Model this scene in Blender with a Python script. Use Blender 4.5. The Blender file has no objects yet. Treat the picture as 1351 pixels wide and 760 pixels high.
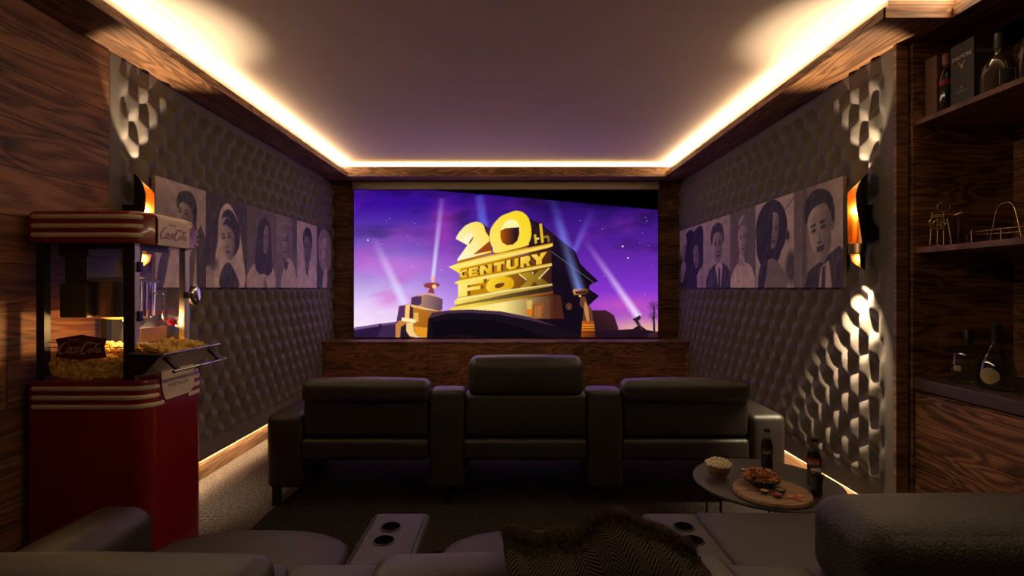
import bpy, bmesh, math, random
import numpy as np
from mathutils import Vector, Matrix
random.seed(7)
rng = np.random.default_rng(5)
PI = math.pi
scene = bpy.context.scene
COL = scene.collection
H = 1.30          # eye height
F = 675.5         # focal length in pixels of the 1351 px frame

# ------------------------------------------------------------------ materials
MATS = {}
def srgb(r, g, b):
    def c(v):
        v /= 255.0
        return v / 12.92 if v <= .04045 else ((v + .055) / 1.055) ** 2.4
    return (c(r), c(g), c(b), 1.0)

def nmat(name):
    m = bpy.data.materials.new(name); m.use_nodes = True
    nt = m.node_tree; N = nt.nodes; L = nt.links
    b = N['Principled BSDF']
    MATS[name] = m
    return m, N, L, b

def simple(name, col, rough=.5, metal=0., bump=0., bscale=200., spec=None, coat=0., var=0.):
    m, N, L, b = nmat(name)
    b.inputs['Base Color'].default_value = col
    b.inputs['Roughness'].default_value = rough
    b.inputs['Metallic'].default_value = metal
    if spec is not None: b.inputs['Specular IOR Level'].default_value = spec
    if coat: b.inputs['Coat Weight'].default_value = coat; b.inputs['Coat Roughness'].default_value = .08
    tc = N.new('ShaderNodeTexCoord')
    n = N.new('ShaderNodeTexNoise'); n.inputs['Scale'].default_value = bscale; n.inputs['Detail'].default_value = 4
    L.new(tc.outputs['Object'], n.inputs['Vector'])
    if bump:
        bp = N.new('ShaderNodeBump'); bp.inputs['Strength'].default_value = bump; bp.inputs['Distance'].default_value = .004
        L.new(n.outputs['Fac'], bp.inputs['Height']); L.new(bp.outputs['Normal'], b.inputs['Normal'])
    if var:
        mx = N.new('ShaderNodeMixRGB'); mx.blend_type = 'MULTIPLY'; mx.inputs['Fac'].default_value = var
        mx.inputs['Color1'].default_value = col
        L.new(n.outputs['Fac'], mx.inputs['Color2']); L.new(mx.outputs['Color'], b.inputs['Base Color'])
    return m

def emit(name, col, strength):
    m, N, L, b = nmat(name)
    b.inputs['Base Color'].default_value = (.0, .0, .0, 1)
    b.inputs['Emission Color'].default_value = col
    b.inputs['Emission Strength'].default_value = strength
    return m

def math_node(N, L, op, a, b=None, v=None):
    n = N.new('ShaderNodeMath'); n.operation = op
    if hasattr(a, 'links'): L.new(a, n.inputs[0])
    else: n.inputs[0].default_value = a
    if b is not None:
        if hasattr(b, 'links'): L.new(b, n.inputs[1])
        else: n.inputs[1].default_value = b
    return n.outputs[0]

def wood(name, u='Y', v='Z', plank=.21, length=1.7, dark=(.018, .007, .003), mid=(.085, .035, .014), light=(.20, .09, .035),
         seam=True, rough=.55, grain=1.0, seed=0.0, bump=.5, ringw=.11):
    m, N, L, b = nmat(name)
    tc = N.new('ShaderNodeTexCoord'); sp = N.new('ShaderNodeSeparateXYZ')
    L.new(tc.outputs['Object'], sp.inputs[0])
    U = sp.outputs[u]; V = sp.outputs[v]
    M = lambda op, a, bb=None: math_node(N, L, op, a, bb)
    row = M('FLOOR', M('DIVIDE', M('ADD', V, 10.0 + seed), plank))
    wn = N.new('ShaderNodeTexWhiteNoise'); wn.noise_dimensions = '1D'; L.new(row, wn.inputs['W'])
    us = M('ADD', M('ADD', U, 20.0), M('MULTIPLY', wn.outputs['Value'], length))
    colm = M('FLOOR', M('DIVIDE', us, length))
    pid = M('ADD', M('MULTIPLY', row, 7.13), M('MULTIPLY', colm, 3.71))
    wn2 = N.new('ShaderNodeTexWhiteNoise'); wn2.noise_dimensions = '1D'; L.new(pid, wn2.inputs['W'])
    # grain: lines that run along U, bent by a slow noise into cathedral figure
    cv = N.new('ShaderNodeCombineXYZ')
    L.new(M('MULTIPLY', U, .8 * grain), cv.inputs[0]); L.new(M('MULTIPLY', V, 5.5 * grain), cv.inputs[1]); L.new(M('MULTIPLY', pid, 1.37 if seam else 0.0), cv.inputs[2])
    n1 = N.new('ShaderNodeTexNoise'); n1.inputs['Scale'].default_value = 1.0; n1.inputs['Detail'].default_value = 2.5; n1.inputs['Distortion'].default_value = .8
    L.new(cv.outputs[0], n1.inputs['Vector'])
    ring = M('SINE', M('MULTIPLY', n1.outputs['Fac'], 62.0))
    cv2 = N.new('ShaderNodeCombineXYZ')
    L.new(M('MULTIPLY', U, 3.0), cv2.inputs[0]); L.new(M('MULTIPLY', V, 130.0), cv2.inputs[1]); L.new(pid, cv2.inputs[2])
    n2 = N.new('ShaderNodeTexNoise'); n2.inputs['Scale'].default_value = 1.0; n2.inputs['Detail'].default_value = 5
    L.new(cv2.outputs[0], n2.inputs['Vector'])
    cv3 = N.new('ShaderNodeCombineXYZ')
    L.new(M('MULTIPLY', U, 2.2), cv3.inputs[0]); L.new(M('MULTIPLY', V, 6.0), cv3.inputs[1]); L.new(pid, cv3.inputs[2])
    n3 = N.new('ShaderNodeTexNoise'); n3.inputs['Scale'].default_value = 1.0; n3.inputs['Detail'].default_value = 6
    L.new(cv3.outputs[0], n3.inputs['Vector'])
    f = M('ADD', M('MULTIPLY', M('ADD', ring, 1.0), ringw), M('ADD', M('MULTIPLY', n2.outputs['Fac'], .50), M('MULTIPLY', n3.outputs['Fac'], .46)))
    f = M('ADD', f, M('MULTIPLY', M('SUBTRACT', wn2.outputs['Value'], .5), .16 if seam else 0.))
    r = N.new('ShaderNodeValToRGB'); cr = r.color_ramp
    cr.elements[0].position = .34; cr.elements[0].color = (*dark, 1)
    cr.elements[1].position = .80; cr.elements[1].color = (*light, 1)
    e = cr.elements.new(.54); e.color = (*mid, 1)
    L.new(f, r.inputs['Fac'])
    outc = r.outputs['Color']; hgt = f
    if seam:
        fv = M('FRACT', M('DIVIDE', M('ADD', V, 10.0 + seed), plank)); fu = M('FRACT', M('DIVIDE', us, length))
        s1 = M('LESS_THAN', fv, .006 / plank * .55); s2 = M('LESS_THAN', fu, .004 / length)
        s = M('MAXIMUM', s1, s2)
        mx = N.new('ShaderNodeMixRGB'); L.new(s, mx.inputs['Fac']); L.new(outc, mx.inputs['Color1']); mx.inputs['Color2'].default_value = (.004, .002, .001, 1)
        outc = mx.outputs['Color']
        hgt = M('SUBTRACT', f, M('MULTIPLY', s, 1.2))
    L.new(outc, b.inputs['Base Color'])
    bp = N.new('ShaderNodeBump'); bp.inputs['Strength'].default_value = bump; bp.inputs['Distance'].default_value = .004
    L.new(hgt, bp.inputs['Height']); L.new(bp.outputs['Normal'], b.inputs['Normal'])
    b.inputs['Roughness'].default_value = rough
    b.inputs['Specular IOR Level'].default_value = .35
    return m

def glass(name, col=(1, 1, 1, 1), alpha=.08, rough=.02, tint=None, mul=.35):
    # thin pane: mostly transparent with a glossy skin
    m = bpy.data.materials.new(name); m.use_nodes = True; MATS[name] = m
    N = m.node_tree.nodes; L = m.node_tree.links; N.clear()
    o = N.new('ShaderNodeOutputMaterial'); mx = N.new('ShaderNodeMixShader'); t = N.new('ShaderNodeBsdfTransparent'); g = N.new('ShaderNodeBsdfGlossy')
    lw = N.new('ShaderNodeLayerWeight'); lw.inputs['Blend'].default_value = .25
    mt = N.new('ShaderNodeMath'); mt.operation = 'MULTIPLY_ADD'; mt.inputs[1].default_value = mul; mt.inputs[2].default_value = alpha
    L.new(lw.outputs['Fresnel'], mt.inputs[0]); L.new(mt.outputs[0], mx.inputs['Fac'])
    t.inputs['Color'].default_value = tint or col; g.inputs['Roughness'].default_value = rough; g.inputs['Color'].default_value = col
    L.new(t.outputs[0], mx.inputs[1]); L.new(g.outputs[0], mx.inputs[2]); L.new(mx.outputs[0], o.inputs['Surface'])
    return m

def attr_mat(name, emission=0.0, rough=.6):
    m, N, L, b = nmat(name)
    a = N.new('ShaderNodeAttribute'); a.attribute_name = 'print'
    if emission:
        b.inputs['Base Color'].default_value = (0, 0, 0, 1); b.inputs['Specular IOR Level'].default_value = 0
        L.new(a.outputs['Color'], b.inputs['Emission Color']); b.inputs['Emission Strength'].default_value = emission
    else:
        L.new(a.outputs['Color'], b.inputs['Base Color'])
    b.inputs['Roughness'].default_value = rough
    return m

# ------------------------------------------------------------------ objects
def thing(name, label, cat, loc=(0, 0, 0), group=None):
    o = bpy.data.objects.new(name, None); COL.objects.link(o)
    o.location = loc; o['label'] = label; o['category'] = cat; o.empty_display_size = .05
    if group: o['group'] = group
    return o
def tag(o, label, cat, group=None):
    o['label'] = label; o['category'] = cat
    if group: o['group'] = group
    return o
def struct(o): o['kind'] = 'structure'; return o

def mesh(name, V, Fc, mat, parent=None, smooth=False, world=False, loc=None):
    """link ONE mesh object; world=True: verts are world coordinates below a parent at its location"""
    me = bpy.data.meshes.new(name)
    V = [tuple(map(float, v)) for v in V]
    if world and parent is not None:
        l = Vector(parent.location)
        p = parent.parent
        while p is not None: l += Vector(p.location); p = p.parent
        V = [(a - l.x, b - l.y, c - l.z) for a, b, c in V]
    if loc is not None:
        V = [(a - loc[0], b - loc[1], c - loc[2]) for a, b, c in V]
    me.from_pydata(V, [], [tuple(f) for f in Fc]); me.validate()
    o = bpy.data.objects.new(name, me); COL.objects.link(o)
    if loc is not None: o.location = loc
    if mat is not None: me.materials.append(mat)
    if parent is not None: o.parent = parent
    if smooth:
        me.shade_smooth()
        if smooth != 'all':
            try: me.set_sharp_from_angle(angle=math.radians(38))
            except Exception: pass
    return o

class G:
    """collects shapes into vertex/face lists"""
    def __init__(s): s.V = []; s.F = []
    def add(s, V, Fc):
        n = len(s.V); s.V += [tuple(v) for v in V]; s.F += [tuple(i + n for i in f) for f in Fc]; return s
    def box(s, x0, x1, y0, y1, z0, z1):
        V = [(x, y, z) for z in (z0, z1) for y in (y0, y1) for x in (x0, x1)]
        return s.add(V, [(0, 2, 3, 1), (4, 5, 7, 6), (0, 1, 5, 4), (2, 6, 7, 3), (0, 4, 6, 2), (1, 3, 7, 5)])
    def rbox(s, x0, x1, y0, y1, z0, z1, r=.01, n=3, puff=(0, 0, 0), m=4):
        V, Fc = rbox(x0, x1, y0, y1, z0, z1, r, n, puff, m); return s.add(V, Fc)
    def lathe(s, prof, c=(0, 0, 0), n=28, cap=True):
        V = []; Fc = []
        for (r, z) in prof:
            for k in range(n):
                a = 2 * PI * k / n; V.append((c[0] + r * math.cos(a), c[1] + r * math.sin(a), c[2] + z))
        for i in range(len(prof) - 1):
            for k in range(n):
                k2 = (k + 1) % n; Fc.append((i * n + k, i * n + k2, (i + 1) * n + k2, (i + 1) * n + k))
        if cap:
            if prof[0][0] > 1e-6: Fc.append(tuple(range(n - 1, -1, -1)))
            if prof[-1][0] > 1e-6: Fc.append(tuple((len(prof) - 1) * n + k for k in range(n)))
        return s.add(V, Fc)
    def tube(s, pts, r, n=8, closed=False):
        pts = [Vector(p) for p in pts]; V = []; Fc = []; m = len(pts)
        up = Vector((0, 0, 1)); prev = None
        for i, p in enumerate(pts):
            a = pts[(i - 1) % m] if (closed or i > 0) else p
            b = pts[(i + 1) % m] if (closed or i < m - 1) else p
            d = (b - a).normalized()
            if prev is None:
                x = d.cross(up)
                if x.length < .1: x = d.cross(Vector((1, 0, 0)))
            else: x = prev - d * prev.dot(d)
            x.normalize(); prev = x; y = d.cross(x)
            rr = r[i] if isinstance(r, (list, tuple)) else r
            for k in range(n):
                t = 2 * PI * k / n; V.append(p + (x * math.cos(t) + y * math.sin(t)) * rr)
        for i in range(m if closed else m - 1):
            j = (i + 1) % m
            for k in range(n):
                k2 = (k + 1) % n; Fc.append((i * n + k, i * n + k2, j * n + k2, j * n + k))
        if not closed:
            Fc.append(tuple(range(n - 1, -1, -1))); Fc.append(tuple((m - 1) * n + k for k in range(n)))
        return s.add(V, Fc)
    def ell(s, c, r, n=12, m=8, jit=0):
        V = [(c[0], c[1], c[2] - r[2])]; Fc = []
        for i in range(1, m):
            t = -PI / 2 + PI * i / m
            for k in range(n):
                a = 2 * PI * k / n; q = 1 + (random.uniform(-jit, jit) if jit else 0)
                V.append((c[0] + q * r[0] * math.cos(t) * math.cos(a), c[1] + q * r[1] * math.cos(t) * math.sin(a), c[2] + q * r[2] * math.sin(t)))
        V.append((c[0], c[1], c[2] + r[2])); e = len(V) - 1
        for k in range(n):
            k2 = (k + 1) % n; Fc.append((0, 1 + k2, 1 + k)); Fc.append((e, 1 + (m - 2) * n + k, 1 + (m - 2) * n + k2))
            for i in range(m - 2): Fc.append((1 + i * n + k, 1 + i * n + k2, 1 + (i + 1) * n + k2, 1 + (i + 1) * n + k))
        return s.add(V, Fc)
    def prism(s, poly, fn, t0, t1):
        """poly in 2D, fn(u,v,t)->3D; flat front and back with sides"""
        n = len(poly); V = [fn(u, v, t0) for u, v in poly] + [fn(u, v, t1) for u, v in poly]
        Fc = [tuple(range(n)), tuple(range(2 * n - 1, n - 1, -1))]
        for i in range(n): j = (i + 1) % n; Fc.append((i, i + n, j + n, j))
        return s.add(V, Fc)
    def build(s, name, mat, parent=None, smooth=False, world=False, loc=None):
        return mesh(name, s.V, s.F, mat, parent, smooth, world, loc)

def rbox(x0, x1, y0, y1, z0, z1, r=.01, n=3, puff=(0, 0, 0), m=4):
    lo = (x0, y0, z0); hi = (x1, y1, z1)
    r = min(r, (x1 - x0) / 2 * .98, (y1 - y0) / 2 * .98, (z1 - z0) / 2 * .98)
    def samples(a, b):
        s = [a + r * (1 - math.cos(PI / 2 * i / n)) * 1.0 for i in range(n)] + [a + r]
        mid = [a + r + (b - a - 2 * r) * i / m for i in range(1, m)]
        e = [b - r] + [b - r * (1 - math.cos(PI / 2 * i / n)) for i in range(n - 1, -1, -1)]
        return s + mid + e
    S = [samples(lo[i], hi[i]) for i in range(3)]
    V = []; idx = {}; Fc = []
    def vert(i, j, k):
        key = (i, j, k)
        if key in idx: return idx[key]
        p = (S[0][i], S[1][j], S[2][k]); q = []; d = []
        for a in range(3):
            c = min(max(p[a], lo[a] + r), hi[a] - r); q.append(c); d.append(p[a] - c)
        l = math.sqrt(sum(t * t for t in d)) or 1
        o = [q[a] + r * d[a] / l for a in range(3)]
        if any(puff):
            w = [(2 * (p[a] - lo[a]) / (hi[a] - lo[a]) - 1) for a in range(3)]
            for a in range(3):
                b, c = [t for t in range(3) if t != a]
                o[a] += puff[a] * w[a] * (1 - w[b] ** 2) * (1 - w[c] ** 2)
        idx[key] = len(V); V.append(tuple(o)); return idx[key]
    nx, ny, nz = (len(S[0]) - 1, len(S[1]) - 1, len(S[2]) - 1)
    for i in range(nx):
        for j in range(ny):
            Fc.append((vert(i, j, 0), vert(i, j + 1, 0), vert(i + 1, j + 1, 0), vert(i + 1, j, 0)))
            Fc.append((vert(i, j, nz), vert(i + 1, j, nz), vert(i + 1, j + 1, nz), vert(i, j + 1, nz)))
    for i in range(nx):
        for k in range(nz):
            Fc.append((vert(i, 0, k), vert(i + 1, 0, k), vert(i + 1, 0, k + 1), vert(i, 0, k + 1)))
            Fc.append((vert(i, ny, k), vert(i, ny, k + 1), vert(i + 1, ny, k + 1), vert(i + 1, ny, k)))
    for j in range(ny):
        for k in range(nz):
            Fc.append((vert(0, j, k), vert(0, j, k + 1), vert(0, j + 1, k + 1), vert(0, j + 1, k)))
            Fc.append((vert(nx, j, k), vert(nx, j + 1, k), vert(nx, j + 1, k + 1), vert(nx, j, k + 1)))
    return V, Fc

def B(name, x0, x1, y0, y1, z0, z1, mat, parent=None, r=0, world=False, n=3, puff=(0, 0, 0), smooth=None):
    g = G()
    if r: g.rbox(x0, x1, y0, y1, z0, z1, r, n, puff); return g.build(name, mat, parent, 'all' if smooth is None else smooth, world)
    g.box(x0, x1, y0, y1, z0, z1); return g.build(name, mat, parent, False, world)

def spline(pts, k=6, closed=False):
    out = []; n = len(pts)
    rg = range(n if closed else n - 1)
    for i in rg:
        if closed: p0, p1, p2, p3 = (pts[(i + d) % n] for d in (-1, 0, 1, 2))
        else: p0, p1, p2, p3 = pts[max(i - 1, 0)], pts[i], pts[i + 1], pts[min(i + 2, n - 1)]
        for j in range(k):
            t = j / k
            out.append(tuple(.5 * ((2 * b) + (-a + c) * t + (2 * a - 5 * b + 4 * c - d) * t * t + (-a + 3 * b - 3 * c + d) * t ** 3) for a, b, c, d in zip(p0, p1, p2, p3)))
    if not closed: out.append(tuple(pts[-1]))
    return out

def text_mesh(name, body, mat, parent, origin, ux, uy, height, width=None, thick=.0006, align='CENTER', shear=0):
    """block lettering laid on a surface: origin = centre of the line, ux/uy = directions in world axes"""
    cu = bpy.data.curves.new(name, 'FONT'); cu.body = body; cu.size = 1; cu.align_x = align; cu.align_y = 'CENTER'; cu.resolution_u = 2; cu.shear = shear
    tmp = bpy.data.objects.new('tmp', cu); COL.objects.link(tmp)
    dg = bpy.context.evaluated_depsgraph_get(); me = bpy.data.meshes.new_from_object(tmp.evaluated_get(dg))
    bpy.data.objects.remove(tmp); bpy.data.curves.remove(cu)
    co = [v.co.copy() for v in me.vertices]; fs = [tuple(p.vertices) for p in me.polygons]; bpy.data.meshes.remove(me)
    xs = [c.x for c in co]; ys = [c.y for c in co]; h = max(ys) - min(ys); w = max(xs) - min(xs)
    sy = height / h; sx = (width / w) if width else sy
    cx = (max(xs) + min(xs)) / 2; cy = (max(ys) + min(ys)) / 2
    O = Vector(origin); X = Vector(ux); Y = Vector(uy); Nn = X.cross(Y).normalized()
    V = [O + X * ((c.x - cx) * sx) + Y * ((c.y - cy) * sy) + Nn * thick for c in co]
    return mesh(name, V, fs, mat, parent, world=True)

# flowing script lettering, traced as pen strokes (x right, y down, 270 x 90 box)
def loop(cx, cy, rx, ry, sl=.35, a0=-60, a1=320, n=14):
    o = []
    for i in range(n + 1):
        a = math.radians(a0 + (a1 - a0) * i / n); y = ry * math.sin(a); o.append((cx + rx * math.cos(a) - sl * y, cy + y))
    return o
SCRIPT = [
    ([(62, 14), (60, 5), (46, 3), (26, 18), (9, 42), (3, 66), (11, 82), (30, 78), (47, 64)], [2, 3, 5, 9, 11, 11, 8, 4, 2]),
    ([(14, 84), (48, 72), (82, 80), (114, 73)], [3, 7, 7, 2]),
    (loop(62, 53, 9, 15), 5.5),
    ([(93, 44), (86, 37), (77, 48), (76, 62), (84, 67), (95, 60)], [4, 5, 7, 7, 5, 3]),
    (loop(108, 53, 9, 15), 5.5), ([(124, 36), (114, 58), (119, 68), (129, 60)], [5, 7, 6, 2]),
    ([(126, 42), (134, 39)], 5),
    ([(190, 26), (192, 10), (178, 8), (156, 26), (139, 52), (136, 74), (147, 83), (164, 74), (176, 62)], [3, 4, 6, 9, 11, 11, 8, 4, 2]),
    ([(160, 34), (146, 22), (158, 6), (182, 1), (206, 8), (230, 17), (252, 10), (266, -3)], [2, 3, 4, 6, 7, 7, 5, 1]),
    (loop(188, 60, 9, 15), 5.5),
    ([(206, 58), (218, 30), (232, 10), (229, 24), (213, 50), (210, 70), (220, 68)], [2, 3, 4, 6, 7, 6, 2]),
    (loop(236, 58, 9, 14), 5.5), ([(252, 42), (243, 60), (248, 71), (262, 62)], [5, 7, 6, 2]),
]
def script_mesh(name, mat, parent, fn, strokes=SCRIPT, k=5, wmul=1.0):
    V = []; Fc = []
    for pts, w in strokes:
        if not isinstance(w, (list, tuple)): w = [w] * len(pts)
        q = spline([(p[0], p[1], ww) for p, ww in zip(pts, w)], k); base = len(V)
        for i, (x, y, ww) in enumerate(q):
            a = q[max(i - 1, 0)]; b = q[min(i + 1, len(q) - 1)]; dx, dy = b[0] - a[0], b[1] - a[1]; l = math.hypot(dx, dy) or 1
            nx, ny = -dy / l * ww * wmul / 2, dx / l * ww * wmul / 2
            V += [fn(x + nx, y + ny), fn(x - nx, y - ny)]
            if i: j = base + 2 * i; Fc.append((j - 2, j - 1, j + 1, j))
    return mesh(name, V, Fc, mat, parent, world=True)

# ------------------------------------------------------------------ a small painter for pictures and the screen
class Ras:
    def __init__(s, x0, y0, x1, y1, res):
        s.x0, s.y0, s.x1, s.y1 = x0, y0, x1, y1
        s.w = int(round((x1 - x0) * res)); s.h = int(round((y1 - y0) * res))
        X = x0 + (np.arange(s.w) + .5) * (x1 - x0) / s.w; Y = y0 + (np.arange(s.h) + .5) * (y1 - y0) / s.h
        s.X, s.Y = np.meshgrid(X, Y); s.im = np.zeros((s.h, s.w, 3))
    def poly(s, pts):
        P = np.array(pts, float); m = np.zeros(s.X.shape, bool)
        a = (P.min(0), P.max(0))
        c0 = np.searchsorted(s.X[0], a[0][0]); c1 = np.searchsorted(s.X[0], a[1][0], 'right')
        r0 = np.searchsorted(s.Y[:, 0], a[0][1]); r1 = np.searchsorted(s.Y[:, 0], a[1][1], 'right')
        if c1 <= c0 or r1 <= r0: return m
        X = s.X[r0:r1, c0:c1]; Y = s.Y[r0:r1, c0:c1]; q = np.zeros(X.shape, bool); n = len(P)
        for i in range(n):
            xa, ya = P[i]; xb, yb = P[(i + 1) % n]
            if ya == yb: continue
            q ^= ((ya > Y) != (yb > Y)) & (X < (xb - xa) * (Y - ya) / (yb - ya) + xa)
        m[r0:r1, c0:c1] = q; return m
    def fill(s, m, c, a=1.0):
        c = np.array(c, float)
        if m.dtype == bool: m = m.astype(float)
        m = (m * a)[..., None]; s.im = s.im * (1 - m) + c * m
    def P(s, pts, c, a=1.0, c2=None, g=None, sm=0):
        if sm: pts = spline(pts, sm, True)
        m = s.poly(pts)
        if c2 is not None:
            (xa, ya), (xb, yb) = g; d = (xb - xa) ** 2 + (yb - ya) ** 2
            t = np.clip(((s.X - xa) * (xb - xa) + (s.Y - ya) * (yb - ya)) / d, 0, 1)[..., None]
            c = np.array(c) * (1 - t) + np.array(c2) * t
        s.fill(m, c, a)
    def E(s, cx, cy, rx, ry, c, a=1.0, rot=0, soft=0.):
        ca, sa = math.cos(math.radians(rot)), math.sin(math.radians(rot)); dx = s.X - cx; dy = s.Y - cy
        q = np.sqrt(((dx * ca + dy * sa) / rx) ** 2 + ((-dx * sa + dy * ca) / ry) ** 2)
        m = np.clip((1 + soft - q) / (2 * soft), 0, 1) if soft else (q < 1).astype(float)
        if soft: m = m * m * (3 - 2 * m)
        s.fill(m, c, a)
    def line(s, x0, y0, x1, y1, w0, w1, c, a0=1., a1=1., soft=1.0):
        dx, dy = x1 - x0, y1 - y0; l2 = dx * dx + dy * dy; t = ((s.X - x0) * dx + (s.Y - y0) * dy) / l2
        d = np.abs((s.X - x0) * dy - (s.Y - y0) * dx) / math.sqrt(l2); tt = np.clip(t, 0, 1)
        w = w0 + (w1 - w0) * tt; m = np.clip((w - d) / (w * soft + 1e-6), 0, 1) * ((t > 0) & (t < 1)) * (a0 + (a1 - a0) * tt)
        s.fill(m, c)
    def down(s, k=2):
        h = s.h // k * k; w = s.w // k * k
        return s.im[:h, :w].reshape(h // k, k, w // k, k, 3).mean((1, 3))

def vnoise(X, Y, f, seed):
    r = np.random.default_rng(seed); T = r.random((64, 64)); x = X * f; y = Y * f
    xi = np.floor(x).astype(int); yi = np.floor(y).astype(int); fx = x - xi; fy = y - yi; fx = fx * fx * (3 - 2 * fx); fy = fy * fy * (3 - 2 * fy)
    g = lambda i, j: T[(yi + j) % 64, (xi + i) % 64]
    return (g(0, 0) * (1 - fx) + g(1, 0) * fx) * (1 - fy) + (g(0, 1) * (1 - fx) + g(1, 1) * fx) * fy
def fbm(X, Y, f, seed, o=4):
    a = 0; t = 0
    for i in range(o): a = a + vnoise(X, Y, f * 2 ** i, seed + i) * .5 ** i; t += .5 ** i
    return a / t

def printed(name, im, fn, mat, parent=None, world=True):
    """a flat picture surface; im (h,w,3) in 0..255 display values is stored per vertex; fn(u,v)->3D with u,v 0..1 (v down)"""
    h, w, _ = im.shape
    jj, ii = np.meshgrid(np.arange(w), np.arange(h))
    u = (jj / (w - 1)).ravel(); v = (ii / (h - 1)).ravel()
    P0, PU, PV = np.array(fn(0, 0)), np.array(fn(1, 0)), np.array(fn(0, 1))
    co = P0 + u[:, None] * (PU - P0) + v[:, None] * (PV - P0)
    if parent is not None and world:
        l = Vector(parent.location); co = co - np.array(l)
    idx = (ii[:-1, :-1] * w + jj[:-1, :-1]).ravel()
    fc = np.stack([idx, idx + w, idx + w + 1, idx + 1], 1)
    me = bpy.data.meshes.new(name); me.vertices.add(h * w); me.vertices.foreach_set('co', co.astype(np.float32).ravel())
    me.loops.add(fc.size); me.loops.foreach_set('vertex_index', fc.astype(np.int32).ravel())
    me.polygons.add(len(fc)); me.polygons.foreach_set('loop_start', (np.arange(len(fc)) * 4).astype(np.int32))
    me.update(calc_edges=True)
    c = np.clip(im.reshape(-1, 3) / 255., 0, 1); lin = np.where(c <= .04045, c / 12.92, ((c + .055) / 1.055) ** 2.4)
    at = me.attributes.new('print', 'FLOAT_COLOR', 'POINT')
    at.data.foreach_set('color', np.concatenate([lin, np.ones((len(lin), 1))], 1).astype(np.float32).ravel())
    me.materials.append(mat)
    o = bpy.data.objects.new(name, me); COL.objects.link(o)
    if parent is not None: o.parent = parent
    return o

def boolean_cut(o, cutter):
    md = o.modifiers.new('cut', 'BOOLEAN'); md.object = cutter; md.operation = 'DIFFERENCE'; md.solver = 'EXACT'
    dg = bpy.context.evaluated_depsgraph_get(); dg.update()
    me = bpy.data.meshes.new_from_object(o.evaluated_get(dg)); o.modifiers.remove(md); old = o.data; o.data = me
    me.shade_smooth()
    try: me.set_sharp_from_angle(angle=math.radians(38))
    except Exception: pass
    m = cutter.data; bpy.data.objects.remove(cutter); bpy.data.meshes.remove(m)
# ------------------------------------------------------------------ palette
WALLW = wood('wood_planks_left', 'Y', 'Z', .20, 1.55, dark=(.035, .013, .005), mid=(.145, .054, .021), light=(.29, .125, .05))
WALLX = wood('wood_planks_far', 'X', 'Z', .20, 1.3, dark=(.02, .009, .004), mid=(.10, .045, .018), light=(.24, .11, .045))
SOFY = wood('wood_soffit_along', 'Y', 'X', .40, 2.6, dark=(.04, .016, .007), mid=(.13, .056, .024), light=(.32, .15, .065), seam=False)
SOFX = wood('wood_soffit_across', 'X', 'Y', .40, 2.6, dark=(.04, .016, .007), mid=(.13, .056, .024), light=(.32, .15, .065), seam=False)
FASY = wood('wood_fascia_along', 'Y', 'Z', .40, 2.6, dark=(.04, .016, .006), mid=(.15, .065, .026), light=(.36, .17, .07), seam=False, grain=1.6)
FASX = wood('wood_fascia_across', 'X', 'Z', .40, 2.6, dark=(.04, .016, .006), mid=(.15, .065, .026), light=(.36, .17, .07), seam=False, grain=1.6)
PLYX = wood('wood_ply_across', 'X', 'Z', .9, 3, ringw=.12, dark=(.02, .009, .004), mid=(.15, .066, .028), light=(.42, .20, .09), seam=False, grain=1.6)
PLYY = wood('wood_ply_along', 'Y', 'Z', .9, 3, ringw=.12, dark=(.02, .009, .004), mid=(.15, .066, .028), light=(.42, .20, .09), seam=False, grain=1.6)
SHELFW = wood('wood_shelf', 'Y', 'X', .9, 3, dark=(.06, .028, .016), mid=(.16, .075, .045), light=(.28, .14, .085), seam=False, grain=1.2, bump=.2)
DOORW = wood('wood_cabinet_far', 'X', 'Z', .9, .561, dark=(.02, .008, .003), mid=(.11, .042, .015), light=(.27, .11, .04), seam=False, grain=1.3)
PAINT = simple('ceiling_paint', (.74, .61, .50, 1), .85, bump=.05, bscale=300)
DARKP = simple('dark_plaster', (.05, .04, .035, 1), .9, bump=.1, bscale=80)
LEATH = simple('leather', (.024, .019, .016, 1), .42, bump=.35, bscale=420, spec=.5)
LEATH3 = simple('leather_pebbled', (.024, .018, .014, 1), .46, bump=.9, bscale=170, spec=.5)
LEATH2 = simple('leather_grainy', (.032, .023, .018, 1), .46, bump=.35, bscale=300, spec=.5)
TUFT = simple('tufted_fabric', (.120, .098, .082, 1), .62, bump=.12, bscale=500, spec=.4)
BLACK = simple('black_metal', (.010, .010, .011, 1), .35, 0.2)
BLKP = simple('black_plastic', (.012, .012, .013, 1), .45)
DKMET = simple('dark_steel', (.05, .048, .045, 1), .35, .8)
CHROME = simple('chrome', (.62, .60, .58, 1), .16, 1.0)
STEEL = simple('brushed_steel', (.46, .42, .38, 1), .42, .65)
BRASS = simple('brass', (.55, .36, .13, 1), .25, 1.0)
GOLD = simple('gold_lining', (.85, .45, .12, 1), .30, 1.0)
RED = simple('red_enamel', (.20, .0035, .004, 1), .30, coat=.5)
CREAM = simple('cream_enamel', (.66, .53, .37, 1), .45)
REDINK = simple('red_ink', (.26, .004, .006, 1), .5)
WHITEINK = simple('white_ink', (.55, .50, .46, 1), .5)
GREYINK = simple('grey_ink', (.05, .04, .035, 1), .6)
PANE = glass('window_pane', alpha=.004, mul=.025)
BOTTLE = glass('bottle_glass', alpha=.06, tint=(.86, .90, .84, 1))
GREENB = glass('green_glass', alpha=.07, tint=(.30, .34, .20, 1))
COLA = simple('cola', (.018, .006, .003, 1), .08, spec=.6)
POP = simple('popcorn', (.62, .47, .22, 1), .85, var=.3, bscale=60)
POPY = simple('popcorn_yellow', (.90, .60, .15, 1), .85, var=.35, bscale=40)
CHIP = simple('chips', (.55, .22, .05, 1), .7, var=.5, bscale=50)
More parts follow.
